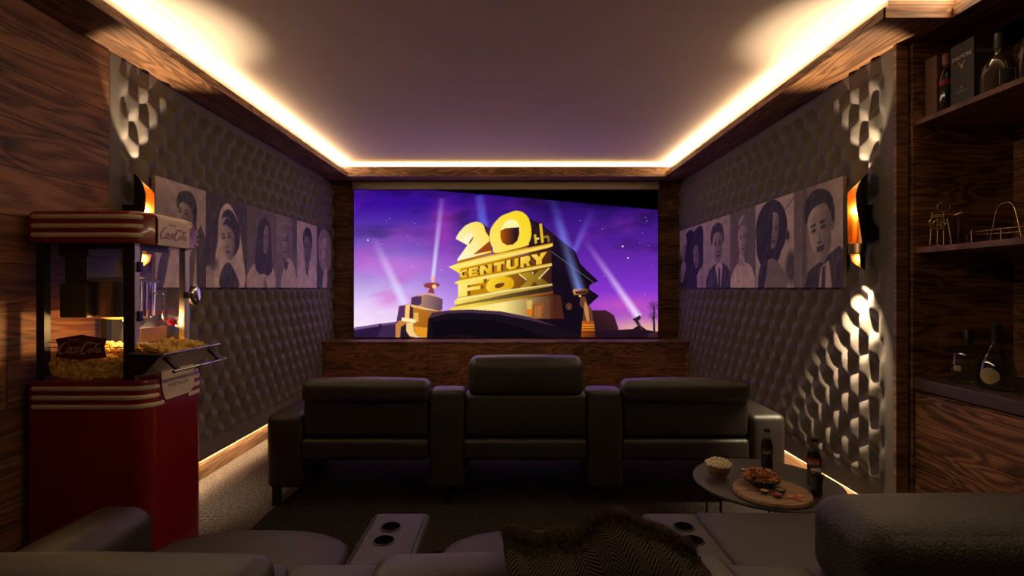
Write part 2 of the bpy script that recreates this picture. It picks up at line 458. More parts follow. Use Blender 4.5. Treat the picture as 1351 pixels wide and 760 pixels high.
BOARD = wood('wood_board', 'X', 'Y', .5, 2, dark=(.12, .065, .035), mid=(.24, .14, .08), light=(.36, .22, .13), seam=False, bump=.1)
TABLE = simple('table_top_grey', (.052, .046, .042, 1), .5, bump=.05, bscale=60)
BOWLW = wood('wood_bowl', 'X', 'Z', .5, 2, dark=(.12, .06, .03), mid=(.22, .12, .06), light=(.34, .2, .1), seam=False, bump=.1)
BOWLD = simple('dark_bowl', (.05, .035, .028, 1), .4)
STRIP = emit('led_strip_warm', (1, .74, .44, 1), 22.0)
STRIPF = emit('led_strip_warm_far', (1, .66, .34, 1), 7.0)
BASEL = emit('led_base_warm', (1, .66, .36, 1), 85.0)
BULB = emit('bulb', (1, .78, .45, 1), 25.0)
PBULB = emit('popcorn_lamp', (1, .62, .18, 1), 18.0)
FELT = simple('screen_housing_fabric', (.30, .23, .16, 1), .8, bump=.1, bscale=300)

def carpet_mat():
    m, N, L, b = nmat('carpet')
    tc = N.new('ShaderNodeTexCoord'); n = N.new('ShaderNodeTexNoise'); n.inputs['Scale'].default_value = 75; n.inputs['Detail'].default_value = 5; n.inputs['Roughness'].default_value = .75
    L.new(tc.outputs['Object'], n.inputs['Vector']); r = N.new('ShaderNodeValToRGB'); L.new(n.outputs['Fac'], r.inputs['Fac'])
    r.color_ramp.elements[0].position = .38; r.color_ramp.elements[0].color = (.035, .028, .024, 1)
    r.color_ramp.elements[1].position = .62; r.color_ramp.elements[1].color = (.26, .22, .19, 1)
    L.new(r.outputs['Color'], b.inputs['Base Color']); b.inputs['Roughness'].default_value = .95; b.inputs['Specular IOR Level'].default_value = .1
    bp = N.new('ShaderNodeBump'); bp.inputs['Strength'].default_value = .9; bp.inputs['Distance'].default_value = .01
    L.new(n.outputs['Fac'], bp.inputs['Height']); L.new(bp.outputs['Normal'], b.inputs['Normal']); return m
CARPET = carpet_mat()
def floor_shade_mat():  # darkened carpet copy, shade below the front sofa put into the colour
    m = CARPET.copy(); r = [n for n in m.node_tree.nodes if n.type == 'VALTORGB'][0]
    r.color_ramp.elements[0].color = (.008, .006, .006, 1); r.color_ramp.elements[1].color = (.06, .048, .042, 1); return m
FLOORSHADE = floor_shade_mat()

# ------------------------------------------------------------------ camera
cam = bpy.data.cameras.new('camera'); co = bpy.data.objects.new('camera', cam); COL.objects.link(co)
co.location = (0, 0, H); co.rotation_euler = (PI / 2, 0, 0); cam.sensor_width = 36; cam.lens = 18.0; cam.clip_start = .05
scene.camera = co
scene.view_settings.view_transform = 'Standard'; scene.view_settings.look = 'None'; scene.view_settings.exposure = 0; scene.view_settings.gamma = 1
scene.view_settings.use_curve_mapping = False
w = bpy.data.worlds.new('world'); scene.world = w; w.use_nodes = True
w.node_tree.nodes['Background'].inputs['Color'].default_value = (0, 0, 0, 1)

# ------------------------------------------------------------------ room shell
XL, XR, YF = -2.07, 1.935, 5.936
YN = -1.1
YTL, YTR = 2.629, 2.587          # near ends of the tufted panels
ZS, ZL, ZU, ZC = 2.526, 2.571, 2.645, 2.70
struct(B('floor', -2.3, 2.8, YN, 6.1, -.1, 0, CARPET))
struct(B('ceiling', -1.84, 2.2, YN, 5.70, ZC, ZC + .1, PAINT))
g = G(); g.box(-2.3, XL, YN, YTL, 0, ZS); g.box(-2.3, -2.12, YTL, YF, 0, ZS)
struct(g.build('wall_left', WALLW))
struct(B('wall_far', -2.3, 2.3, YF, 6.1, 0, 2.8, WALLX))
struct(B('wall_right', 1.985, 2.3, 2.60, YF, 0, ZS, WALLW))
struct(B('wall_near', -2.3, 2.8, YN - .1, YN, 0, 2.8, DARKP))
struct(B('wall_right', 2.52, 2.8, YN, 2.60, 0, ZS, DARKP))
# dropped wooden border of the ceiling: a plank lip with a set-back upstand behind it
g = G(); g.box(-2.3, -1.811, YN, 5.61, ZS, ZL); struct(g.build('trim_1', SOFY))
g = G(); g.box(-2.3, 2.3, 5.61, 6.1, ZS, ZL); struct(g.build('trim_2', SOFX))
g = G(); g.box(1.688, 2.3, 2.32, 5.61, ZS, ZL); struct(g.build('trim_3', SOFY))
g = G(); g.box(1.996, 2.8, YN, 2.32, ZS, ZL); struct(g.build('trim_4', SOFY))
g = G(); g.box(-1.816, -1.8105, YN, 5.6105, ZS - .001, ZL + .001); g.box(1.6875, 1.693, 2.3195, 5.6105, ZS - .001, ZL + .001); g.box(1.9955, 2.0, YN, 2.32, ZS - .001, ZL + .001)
struct(g.build('trim_5', FASY))
g = G(); g.box(-1.811, 1.688, 5.6095, 5.615, ZS - .001, ZL + .001); g.box(1.6875, 1.996, 2.3195, 2.325, ZS - .001, ZL + .001)
struct(g.build('trim_6', FASX))
g = G(); g.box(-2.3, -1.871, YN, 5.67, ZL, ZU); g.box(1.748, 2.3, 2.38, 5.67, ZL, ZU); g.box(2.056, 2.8, YN, 2.38, ZL, ZU); struct(g.build('trim_7', FASY))
g = G(); g.box(-1.871, 1.748, 5.67, 6.1, ZL, ZU); struct(g.build('trim_8', FASX))
# luminous cove band between upstand and ceiling
YS = .0
def strip(name, x0, x1, y0, y1, label, m=STRIP, z0=ZU + .002, z1=ZC - .001):
    return tag(B(name, x0, x1, y0, y1, z0, z1, m), label, 'light strip', 'cove light strips round the ceiling')
strip('light_strip', -1.90, -1.84, YS, 5.70, 'warm white cove light strip above the left wooden cornice')
strip('light_strip', -1.839, 1.716, 5.70, 5.76, 'warm white cove light strip above the far wooden cornice over the screen', STRIPF)
strip('light_strip', 1.717, 1.777, 2.37, 5.70, 'warm white cove light strip above the right wooden cornice')
strip('light_strip', 2.03, 2.09, YN, 2.36, 'warm white cove light strip above the bar shelving')
strip('light_strip', 1.78, 2.028, 2.365, 2.42, 'short warm white cove light strip on the return above the right wall end')
g = G(); g.box(-2.3, -1.90, YN, 6.1, ZU, 2.8); g.box(-1.9, 2.3, 5.76, 6.1, ZU, 2.8); g.box(1.777, 2.3, 2.42, 5.76, ZU, 2.8); g.box(2.10, 2.8, YN, 2.42, ZU, 2.8)
struct(g.build('trim_9', PAINT))

# tufted wall panels
def tufted(name, side, y0, y1, label, yref):
    X = XL if side < 0 else XR
    z0, z1 = .143, ZS - .004
    st = .0115
    ys = np.arange(y0, y1 + st / 2, st); zs = np.arange(z0, z1 + st / 2, st)
    YY, ZZ = np.meshgrid(ys, zs)
    Pu, Pv = .152, .24
    u = (YY - yref) / Pu; v = (ZZ - 2.059) / Pv
    p = u + v; q = u - v
    sp = np.abs(np.sin(PI * p)); sq = np.abs(np.sin(PI * q))
    # nearest button (p, q integers)
    pi_ = np.round(p); qi = np.round(q); du = ((p - pi_) + (q - qi)) / 2 * Pu; dv = ((p - pi_) - (q - qi)) / 2 * Pv
    r2 = (du / .038) ** 2 + (dv / .050) ** 2
    h = .050 * (.40 * (sp * sq) ** .8 + .60 * (1 - np.exp(-r2 / 1.3)))
    # flat margin round the tufted field
    edge = np.minimum.reduce([(YY - y0 - .07) / .06, (ZZ - z0 - .10) / .06, (z1 - .06 - ZZ) / .05, np.full_like(YY, 1.0)])
    e = np.clip(edge, 0, 1); e = e * e * (3 - 2 * e)
    h = .018 * (1 - e) + h * e
    h *= np.clip((YY - y0) / .012, 0, 1) * np.clip((y1 - YY) / .012, 0, 1)
    back = X + side * .045
    Xs = X + side * .025 - side * h
    ny, nz = len(ys), len(zs)
    V = np.stack([Xs.ravel(), YY.ravel(), ZZ.ravel()], 1).tolist()
    Fc = []
    for j in range(nz - 1):
        for i in range(ny - 1):
            a = j * ny + i
            Fc.append((a, a + 1, a + 1 + ny, a + ny) if side > 0 else (a, a + ny, a + ny + 1, a + 1))
    root = thing(name, label, 'wall panel', (X, (y0 + y1) / 2, z0))
    up = mesh('upholstery', V, Fc, TUFT, root, 'all', True)
    B('backing', min(X + side * .0255, back), max(X + side * .0255, back), y0, y1, z0 + .04, z1, BLKP, root, world=True)
    g = G()
    for i in range(-60, 60):
        for par in (0, .5):
            for k in range(-10, 5):
                yy = yref + (i + par) * Pu; zz = 2.059 + (k + par) * Pv
                if y0 + .11 < yy < y1 - .03 and z0 + .13 < zz < z1 - .08:
                    g.ell((X + side * .0235, yy, zz), (.004, .007, .007), 8, 4)
    b = g.build('buttons', TUFT, root, True, True)
    b['kind'] = 'stuff'
    return root
tufted('tufted_wall_panel', -1, YTL, 5.93, 'long diamond tufted grey fabric panel on the left wall behind the popcorn machine', 3.025)
tufted('tufted_wall_panel', 1, YTR, 5.93, 'long diamond tufted grey fabric panel on the right wall lit by scalloped light', 2.735)
g = G(); g.box(1.925, 1.985, YTR - .022, YTR - .002, 0, ZS - .001)
tag(g.build('edge_strip', wood('wood_edge', 'X', 'Z', .9, 3, dark=(.06, .03, .015), mid=(.18, .09, .045), light=(.32, .17, .09), seam=False)), 'narrow vertical wooden strip closing the near end of the right tufted panel', 'trim')
struct(B('trim_10', 1.955, 2.02, YTR, 2.62, 0, ZS, PLYY))
tag(B('floor_light_strip', -2.107, -2.092, YTL + .02, 5.55, .160, .168, BASEL), 'warm light strip under the left tufted panel washing the wooden baseboard', 'light strip')
tag(B('floor_light_strip', 1.958, 1.983, YTR + .04, 5.55, .160, .168, BASEL), 'warm light strip under the right tufted panel behind the snack table', 'light strip')
BASEW = wood('wood_baseboard', 'Y', 'Z', .9, 3, dark=(.16, .08, .04), mid=(.40, .23, .12), light=(.58, .37, .21), seam=False)
struct(B('baseboard_left', -2.12, -2.108, YTL, YF, 0, .12, BASEW)); struct(B('baseboard_right', 1.973, 1.985, YTR + .01, YF, 0, .12, BASEW))
# dark sheet that stands in for the sofa's shade on the carpet
floor_shade = tag(B('floor_shade', -1.40, 1.78, 2.50, 4.9, 0.0, .014, FLOORSHADE, r=.006), 'large dark sheet added for the shade under and around the front row of seats', 'floor_shade')

# ------------------------------------------------------------------ low cabinet below the screen
root = thing('low_cabinet', 'long low dark wooden cabinet under the projection screen', 'cabinet', (0, 5.75, 0))
B('carcass', -2.068, 1.93, 5.585, 5.93, 0.02, .70, PLYX, root, world=True)
B('top_board', -2.068, 1.932, 5.568, 5.932, .697, .717, SOFX, root, r=.003, world=True)
for i in range(7):
    x0 = (428 + 68.1 * i - 675.5) / 121.3
    B('door', x0 + .002, x0 + .559, 5.570, 5.584, .04, .69, DOORW, root, world=True)
B('side_stile', (905.5 - 675.5) / 121.3, 1.93, 5.570, 5.584, .04, .69, PLYX, root, world=True)

# ------------------------------------------------------------------ projection screen
def screen_image():
    R = Ras(467, 251, 868, 445, 3.2); X, Y = R.X, R.Y
    u = (X - 467) / 401; v = (Y - 251) / 194
    def mixc(a, b, t): t = np.clip(t, 0, 1)[..., None]; return np.array(a, float) * (1 - t) + np.array(b, float) * t
    left = mixc((56, 14, 150), (228, 200, 255), (v - .10) / .72)
    right = mixc((36, 10, 100), (140, 56, 215), (v - .05) / .68)
    base = left * (1 - np.clip((u - .15) / .5, 0, 1))[..., None] + right * np.clip((u - .15) / .5, 0, 1)[..., None]
    n = fbm(X + .6 * Y, Y * 2.2, .012, 3, 5); n2 = fbm(X, Y * 2.6, .02, 19, 4)
    pk = np.clip((n - .45) * 5.2, 0, 1) * np.clip(.25 + v * 1.1, 0, 1)
    base = base * (1 - .55 * pk[..., None]) + np.array((205, 70, 190)) * (.55 * pk[..., None])
    dk = np.clip((n2 - .5) * 3, 0, 1) * np.clip(1 - v * 1.3, 0, 1); base = base * (1 - .45 * dk[..., None])
    sun = np.exp(-(((X - 480) / 90) ** 2 + ((Y - 440) / 45) ** 2)); base = base + (np.array((255, 240, 250)) - base) * sun[..., None] * .75
    s2 = np.exp(-(((X - 850) / 70) ** 2 + ((Y - 438) / 22) ** 2)); base = base + (np.array((250, 190, 150)) - base) * s2[..., None] * .9
    s3 = np.exp(-(((X - 825) / 60) ** 2 + ((Y - 402) / 12) ** 2)); base = base + (np.array((215, 90, 180)) - base) * s3[..., None] * .6
    s4 = np.exp(-(((X - 520) / 70) ** 2 + ((Y - 350) / 14) ** 2)); base = base + (np.array((225, 110, 225)) - base) * s4[..., None] * .5
    s5 = np.exp(-(((X - 585) / 16) ** 2 + ((Y - 300) / 34) ** 2)); base = base + (np.array((190, 60, 200)) - base) * s5[..., None] * .55
    R.im = base
    r = np.random.default_rng(2)
    for _ in range(70):
        R.E(r.uniform(470, 866), r.uniform(285, 430), .55, .55, (255, 240, 255), r.uniform(.2, .8))
    for x, y in ((485.7, 316.8), (828, 340), (821, 325)): R.E(x, y, 1.0, 1.0, (255, 250, 255))
    # search-light beams
    bl = (190, 190, 255)
    R.line(534, 401, 493, 314, 9, 7, (225, 215, 255), 1, .05, .85)
    R.line(571, 368, 583, 262, 3.6, 5.5, (215, 220, 255), 1, .15, .8)
    R.line(638, 300, 632, 258, 9, 8, (105, 115, 240), .8, .35, .7)
    R.line(764, 382, 728, 262, 11, 9, (125, 150, 255), .85, .12, .9)
    R.line(757, 332, 782, 276, 6, 8, (120, 115, 235), .7, .05, .9)
    R.line(842, 418, 772, 318, 7.5, 5.5, (240, 220, 255), 1, .05, .85)
    # distant low roofs, left
    dk1 = (58, 34, 78)
    R.P([(467, 432), (503, 426), (522, 425), (540, 415), (545, 446), (467, 446)], (62, 36, 74))
    R.P([(469, 431), (500, 427), (505, 429), (497, 445), (467, 446), (467, 436)], (44, 24, 58)); R.P([(467, 432), (500, 427), (500, 429.5), (467, 435)], (120, 80, 140))
    R.P([(504, 426), (530, 423), (530, 426), (504, 429)], (110, 72, 120))
    # golden pylon with search light, left
    R.P([(524, 421), (526, 404), (538, 401), (582, 408), (582, 440), (530, 446)], (205, 130, 40), c2=(150, 84, 20), g=((530, 405), (575, 440)))
    R.P([(523, 424), (527, 403), (535, 402), (534, 420)], (84, 50, 96))
    R.P([(535, 402), (541, 401), (540, 421), (534, 420)], (255, 200, 110)); R.P([(541, 403), (545, 405), (545, 419), (540, 419)], (70, 40, 60))
    R.P([(546, 412), (552, 412), (552, 424), (546, 424)], (240, 180, 80))
    R.P([(522, 427), (530, 422), (537, 424), (529, 431), (528, 445), (522, 445)], (200, 130, 70)); R.P([(529, 431), (536, 426), (538, 440), (545, 446), (528, 446)], (38, 26, 40))
    R.P([(536, 425), (545, 425), (546, 436), (552, 444), (541, 443), (536, 436)], (250, 205, 130)); R.P([(546, 430), (567, 432), (567, 445), (553, 444), (548, 438)], (232, 150, 35))
    R.P([(530, 418), (549, 421), (548, 425.5), (530, 423)], (255, 235, 175))
    R.P([(543, 392), (551, 389), (563, 386.5), (584, 394), (583.5, 408), (566, 411), (542, 402)], (178, 130, 110), c2=(98, 70, 92), g=((556, 395), (584, 400)))
    R.P([(543, 392), (556, 389), (556, 400), (550, 404), (542, 402)], (82, 50, 84)); R.P([(543, 401), (581, 410), (560, 408), (542, 404)], (240, 190, 120))
    R.P([(551, 389.5), (563, 386), (577, 390), (577, 391.5), (563, 388), (551, 391)], (225, 160, 120))
    R.P([(558.5, 375), (565, 372.5), (578, 373), (581, 376), (575, 379.5), (572, 380), (573.5, 387), (564.5, 385.5), (567, 380), (561, 379)], (150, 62, 60)); R.E(573, 377.5, 3, 2.6, (255, 205, 140)); R.P([(569, 364), (573, 364), (573.5, 372), (569, 372)], (250, 180, 160))
    # dark side of the monument
    z = lambda L_, o=(590, 270): [(o[0] + a / 8.443, o[1] + b / 8.443) for a, b in L_]
    z2 = lambda L_: z(L_, (590, 330))
    y5 = lambda L_: [(700 + a / 4.47, 280 + b / 4.47) for a, b in L_]
    R.P(y5([(-10, 40), (60, 70), (130, 125), (230, 205), (262, 230), (275, 262), (290, 300), (322, 335), (398, 405), (350, 425), (342, 450), (402, 492), (345, 545), (345, 585), (470, 590), (520, 700), (520, 740), (-20, 740)]), (30, 14, 34), c2=(18, 10, 22), g=((705, 300), (780, 430)))
    R.P(y5([(105, 215), (110, 212), (385, 408), (345, 420)]), (14, 8, 18)); 
    R.line(*y5([(110, 222)])[0], *y5([(372, 414)])[0], .7, .6, (120, 100, 140), .8, .8, .5)
    R.line(*y5([(130, 125)])[0], *y5([(270, 250)])[0], .6, .6, (70, 40, 100), .8, .5, .5)
    R.P(y5([(120, 330), (350, 480), (402, 492), (340, 545), (330, 500), (130, 410)]), (22, 12, 24))
    R.P(y5([(355, 575), (440, 575), (490, 605), (515, 680), (520, 740), (380, 740)]), (66, 30, 36), c2=(26, 14, 24), g=((800, 408), (775, 445)), sm=0)
    R.E(*y5([(225, 553)])[0], 3.9, 4.4, (120, 66, 40)); R.E(*y5([(225, 553)])[0], 2.6, 3.0, (30, 14, 20)); R.P(y5([(219, 548), (231, 545), (229, 562), (220, 560)]), (140, 80, 50))
    # numeral block
    GY, GL, GO = (250, 210, 50), (255, 244, 190), (214, 140, 16)
    R.P(z([(380, 205), (470, 265), (482, 330), (478, 460), (428, 330)]), (66, 34, 60))
    R.P(z([(470, 400), (482, 455), (490, 520), (290, 555)]), (160, 66, 10))
    R.P(z([(95, 380), (112, 340), (140, 298), (200, 235), (265, 202), (330, 190), (378, 205), (412, 240), (426, 300), (468, 360), (470, 405), (440, 430), (290, 555), (490, 512), (490, 550), (120, 655), (112, 608), (225, 452)]), (255, 222, 90), c2=(255, 246, 200), g=(z([(430, 260)])[0], z([(120, 500)])[0]))
    R.P(z([(238, 436), (258, 395), (296, 352), (280, 395), (252, 432)]), (120, 60, 10)); R.P(z([(160, 400), (215, 335), (270, 308), (285, 335), (240, 430), (225, 452)]), (255, 250, 215), .75)
    R.P(z([(120, 625), (490, 528), (490, 552), (120, 655)]), (178, 112, 16))
    R.P(z([(900, 170), (1010, 240), (1180, 330), (1180, 440), (870, 470), (930, 330)]), (44, 22, 34))
    R.P(z([(690, 92), (760, 70), (830, 82), (890, 130), (922, 200), (936, 290), (930, 370), (905, 430), (880, 458), (545, 540), (505, 480), (474, 400), (474, 310), (500, 240), (560, 165), (620, 118)]), (250, 214, 30), c2=(255, 228, 110), g=(z([(900, 150)])[0], z([(500, 480)])[0]), sm=4)
    R.P(z([(480, 500), (540, 545), (885, 460), (885, 482), (545, 552), (500, 540)]), (150, 92, 14))
    R.P(z([(620, 240), (650, 190), (710, 168), (765, 178), (795, 225), (800, 300), (600, 300)]), (255, 246, 170), sm=4)
    R.P(z([(592, 290), (640, 265), (800, 252), (800, 330), (780, 400), (730, 445), (660, 450), (610, 420), (592, 360)]), (176, 84, 8), c2=(44, 22, 30), g=(z([(600, 350)])[0], z([(760, 350)])[0]))
    R.P(z([(962, 335), (988, 330), (1000, 425), (975, 440)]), (225, 180, 40)); R.P(z([(1022, 215), (1052, 210), (1075, 420), (1045, 430)]), (225, 185, 40))
    R.P(z([(985, 372), (1020, 365), (1025, 385), (990, 392)]), (240, 225, 140)); R.P(z([(1066, 350), (1118, 340), (1136, 360), (1140, 415), (1118, 418), (1112, 370), (1070, 375)]), (140, 118, 34))
    # stepped block with the two rows of lettering
    R.P(z2([(140, 235), (140, 190), (1160, -10), (1160, 460), (125, 530)]), (196, 130, 14), c2=(60, 26, 22), g=(z2([(500, 200)])[0], z2([(1150, 330)])[0]))
    R.P(z([(15, 692), (110, 655), (490, 560), (1172, 425), (1172, 462), (1130, 480), (640, 600), (150, 712), (140, 765)]), (255, 226, 80), c2=(232, 166, 20), g=(z([(100, 680)])[0], z([(1100, 470)])[0]))
    R.P(z([(15, 690), (400, 600), (1172, 440), (1172, 462), (300, 665), (60, 705)]), (255, 240, 150), .7)
    GLY = {'C': [[(1, 0), (.3, 0), (0, .3), (0, .7), (.3, 1), (1, 1), (1, .72), (.42, .72), (.33, .6), (.33, .4), (.42, .28), (1, .28)]],
           'E': [[(0, 0), (1, 0), (1, .25), (.36, .25), (.36, .38), (.9, .38), (.9, .62), (.36, .62), (.36, .75), (1, .75), (1, 1), (0, 1)]],
           'N': [[(0, 0), (.35, 0), (.68, .5), (.68, 0), (1, 0), (1, 1), (.66, 1), (.33, .5), (.33, 1), (0, 1)]],
           'T': [[(0, 0), (1, 0), (1, .28), (.68, .28), (.68, 1), (.32, 1), (.32, .28), (0, .28)]],
           'U': [[(0, 0), (.33, 0), (.33, .66), (.42, .75), (.58, .75), (.67, .66), (.67, 0), (1, 0), (1, .75), (.75, 1), (.25, 1), (0, .75)]],
           'R': [[(0, 0), (.8, 0), (1, .18), (1, .45), (.82, .6), (1, 1), (.66, 1), (.52, .66), (.34, .66), (.34, 1), (0, 1)]],
           'Y': [[(0, 0), (.36, 0), (.5, .32), (.64, 0), (1, 0), (.67, .6), (.67, 1), (.33, 1), (.33, .6)]],
           'F': [[(0, 0), (1, 0), (1, .26), (.36, .26), (.36, .42), (.88, .42), (.88, .66), (.36, .66), (.36, 1), (0, 1)]],
           'X': [[(0, 0), (.34, 0), (.5, .3), (.66, 0), (1, 0), (.7, .5), (1, 1), (.64, 1), (.5, .7), (.36, 1), (0, 1), (.3, .5)]]}
    def letter(ch, x0, x1, top, bot, c, c2, sh=(28, -6), shc=(90, 40, 10)):
        # top/bot: functions of x giving the edge heights in the zoomed tracing frame
        for dx, dy, cc, cd in ((sh[0], sh[1], shc, None), (0, 0, c, c2)):
            for pl in GLY[ch]:
                pts = []
                for a, b in pl:
                    x = x0 + (x1 - x0) * a; y = top(x) + (bot(x) - top(x)) * b; pts.append((x + dx, y + dy))
                R.P(z2(pts), cc, c2=cd, g=(z2([(x0, top(x0))])[0], z2([(x1, bot(x1))])[0]) if cd else None)
    t1 = lambda x: 225 - (x - 140) * .215; b1 = lambda x: 312 - (x - 140) * .175
    xs = [150, 235, 360, 500, 640, 690 + 0, 820, 930, 1110]
    for ch, a, b in (('C', 140, 222), ('E', 240, 345), ('N', 362, 500), ('T', 515, 640), ('U', 658, 792), ('R', 815, 925), ('Y', 930, 1110)):
        letter(ch, a, b, t1, b1, (255, 226, 96), (228, 166, 20), (20, -4), (84, 36, 10))
    R.P(z2([(75, 362), (130, 335), (1160, 140), (1165, 172), (1130, 182), (150, 392)]), (255, 228, 90), c2=(214, 156, 30), g=(z2([(100, 350)])[0], z2([(1100, 160)])[0]))
    R.P(z2([(75, 360), (500, 275), (1162, 150), (1164, 170), (400, 320)]), (255, 244, 170), .6)
    t2 = lambda x: 368 - (x - 120) * .175; b2 = lambda x: 520 - (x - 120) * .145
    letter('F', 120, 405, t2, b2, (255, 238, 130), (244, 206, 60), (34, -4), (130, 76, 10))
    R.P(z2([(432, 400), (470, 330), (560, 292), (650, 290), (715, 310), (742, 350), (735, 400), (690, 440), (600, 460), (500, 465), (450, 450)]), (252, 214, 60), c2=(222, 160, 10), g=(z2([(450, 330)])[0], z2([(740, 430)])[0]), sm=3)
    R.P(z2([(530, 392), (560, 370), (630, 362), (630, 390), (590, 415), (540, 418)]), (110, 58, 14), sm=3)
    letter('X', 800, 1135, lambda x: 262 - (x - 800) * .2, lambda x: 425 - (x - 800) * .16, (190, 150, 34), (110, 80, 22), (0, 0), (60, 26, 20))
    for a, b in (((795, 262), (885, 330)), ((1015, 318), (1135, 195)), ((940, 240), (960, 262))):
        R.line(*z2([a])[0], *z2([b])[0], .9, .9, (255, 240, 180), 1, 1, .6)
    R.P(z2([(75, 570), (120, 525), (1168, 370), (1170, 395), (700, 480), (90, 608)]), (250, 222, 100), c2=(170, 132, 50), g=(z2([(100, 570)])[0], z2([(1100, 380)])[0]))
    R.P(z2([(120, 540), (640, 440), (1165, 372), (1168, 382), (640, 462), (120, 560)]), (255, 246, 180), .7)
    R.P(z2([(90, 606), (700, 482), (1170, 400), (1175, 450), (700, 530), (90, 628)]), (150, 122, 50), c2=(46, 30, 24), g=(z2([(300, 590)])[0], z2([(1100, 430)])[0]))
    R.P(z2([(25, 650), (100, 622), (1180, 452), (1180, 480), (500, 600), (40, 672)]), (250, 214, 80), c2=(120, 64, 20), g=(z2([(300, 600)])[0], z2([(1150, 460)])[0]))
    R.P(z2([(150, 655), (700, 560), (1180, 490), (1260, 500), (1300, 760), (700, 760), (100, 690)]), (255, 232, 140), c2=(74, 34, 24), g=(z2([(620, 620)])[0], z2([(1190, 640)])[0]))
    R.P(z2([(870, 660), (945, 655), (950, 730), (880, 700)]), (222, 120, 20)); R.P(z2([(950, 610), (1000, 580), (1070, 590), (1060, 700), (1020, 760), (940, 740)]), (150, 84, 34))
    for k in range(4): R.line(*z2([(985 + 18 * k, 620)])[0], *z2([(975 + 18 * k, 740)])[0], .5, .5, (220, 170, 120), .6, .6, .6)
    R.P(z2([(880, 560), (945, 550), (940, 650), (890, 655)]), (255, 210, 90), .6)
    R.P(z2([(1080, 540), (1130, 530), (1140, 760), (1090, 760)]), (120, 70, 40), .6)
    # great dark round base
    R.P([(565, 420), (569, 413.5), (590, 409.5), (620, 408), (660, 410), (700, 418), (740, 432), (775, 446), (563, 446)], (24, 14, 26))
    R.P([(566, 419), (570, 412), (590, 409), (620, 407.7), (660, 410), (700, 418), (735, 430), (700, 422), (655, 414), (618, 412), (590, 413), (574, 417)], (70, 44, 62))
    R.P([(569, 424), (600, 420), (650, 422), (690, 432), (720, 445), (655, 445), (600, 440), (572, 445)], (14, 8, 16)); 
    # search light stand, right
    R.P(y5([(246, 462), (255, 450), (330, 448), (342, 465), (320, 482), (255, 486)]), (206, 130, 62), c2=(90, 50, 40), g=(y5([(260, 455)])[0], y5([(330, 480)])[0])); R.P(y5([(262, 466), (330, 462), (322, 478), (268, 480)]), (60, 30, 30))
    R.E(*y5([(290, 492)])[0], 1.6, 1.4, (255, 200, 120))
    R.P(y5([(292, 498), (320, 495), (335, 540), (360, 570), (368, 640), (305, 645), (312, 570), (288, 545)]), (104, 60, 40)); R.P(y5([(318, 520), (338, 560), (345, 640), (330, 640), (312, 570)]), (214, 150, 90), .8)
    R.P(y5([(303, 640), (372, 640), (380, 735), (296, 735)]), (196, 92, 20), c2=(90, 40, 16), g=(y5([(300, 650)])[0], y5([(370, 730)])[0]))
    for k in range(4): R.P(y5([(303 - 2 * k, 660 + 14 * k), (374 + k, 660 + 14 * k), (374 + k, 665 + 14 * k), (302 - 2 * k, 665 + 14 * k)]), (240, 150, 50) if k < 3 else (80, 34, 14))
    R.P(y5([(398, 735), (398, 700), (520, 690), (600, 685), (640, 660), (680, 690), (735, 700), (745, 740)]), (34, 16, 30))
    R.P(y5([(598, 628), (640, 605), (650, 620), (632, 640), (640, 660), (628, 665), (612, 640)]), (50, 24, 40)); R.line(*y5([(636, 645)])[0], *y5([(655, 690)])[0], 1.3, 1.3, (90, 60, 50))
    # palms
    def palm(cx, cy, r, ground):
        R.line(cx, cy, cx + 1.5, ground, .7, .9, (44, 18, 44), 1, 1, .3)
        for k in range(11):
            a = 2 * PI * k / 11 + .2; x2 = cx + r * math.cos(a); y2 = cy + r * math.sin(a) * .9
            R.P([(cx, cy), (cx + .5 * r * math.cos(a - .12), cy + .5 * r * math.sin(a - .12) * .9), (x2, y2 + .12 * r), (cx + .5 * r * math.cos(a + .12), cy + .5 * r * math.sin(a + .12) * .9)], (30, 12, 36))
    palm(862, 402.5, 9.5, 445); palm(861, 416, 8.5, 445)
    R.line(764, 382, 735, 290, 10, 8, (140, 165, 255), .75, .12, .9)
    R.P([(852, 446), (856, 439), (868, 436), (868, 446)], (60, 30, 40))
    # black top wedge left by the tilted frame
    R.P([(553, 250), (870, 250), (870, 277.5), (700, 262)], (0, 0, 0))
    return np.clip(R.down(2), 0, 255)
root = thing('projection_screen', 'wide wall projection screen showing a gold monument with twentieth century lettering under a purple sky', 'screen', (-.05, 5.91, .73))
SCR = attr_mat('screen_picture', 1.0, .5)
def px_far(x, y, Yd): return ((x - 675.5) * Yd / F, Yd, H - (y - 380) * Yd / F)
p0 = px_far(467, 251, 5.905); p1 = px_far(868, 445.2, 5.905)
printed('picture', screen_image(), lambda u, v: (p0[0] + u * (p1[0] - p0[0]), 5.905, p0[2] + v * (p1[2] - p0[2])), SCR, root)
B('screen_panel', p0[0] - .006, p1[0] + .006, 5.907, 5.934, p1[2] - .004, p0[2] + .01, BLKP, root, world=True)
B('housing', p0[0] - .006, p1[0] + .006, 5.86, 5.934, p0[2] + .004, 2.525, FELT, root, r=.004, world=True)

# added purple area lamp before the screen, since the picture alone lights too little
al = bpy.data.lights.new('screen_fill_lamp', 'AREA'); al.shape = 'RECTANGLE'; al.size = 3.4; al.size_y = 1.6; al.energy = 7; al.color = (.42, .20, 1.0)
ao = bpy.data.objects.new('screen_fill_lamp', al); COL.objects.link(ao); ao.location = (-.05, 5.88, 1.58); ao.rotation_euler = (-PI / 2, 0, 0)
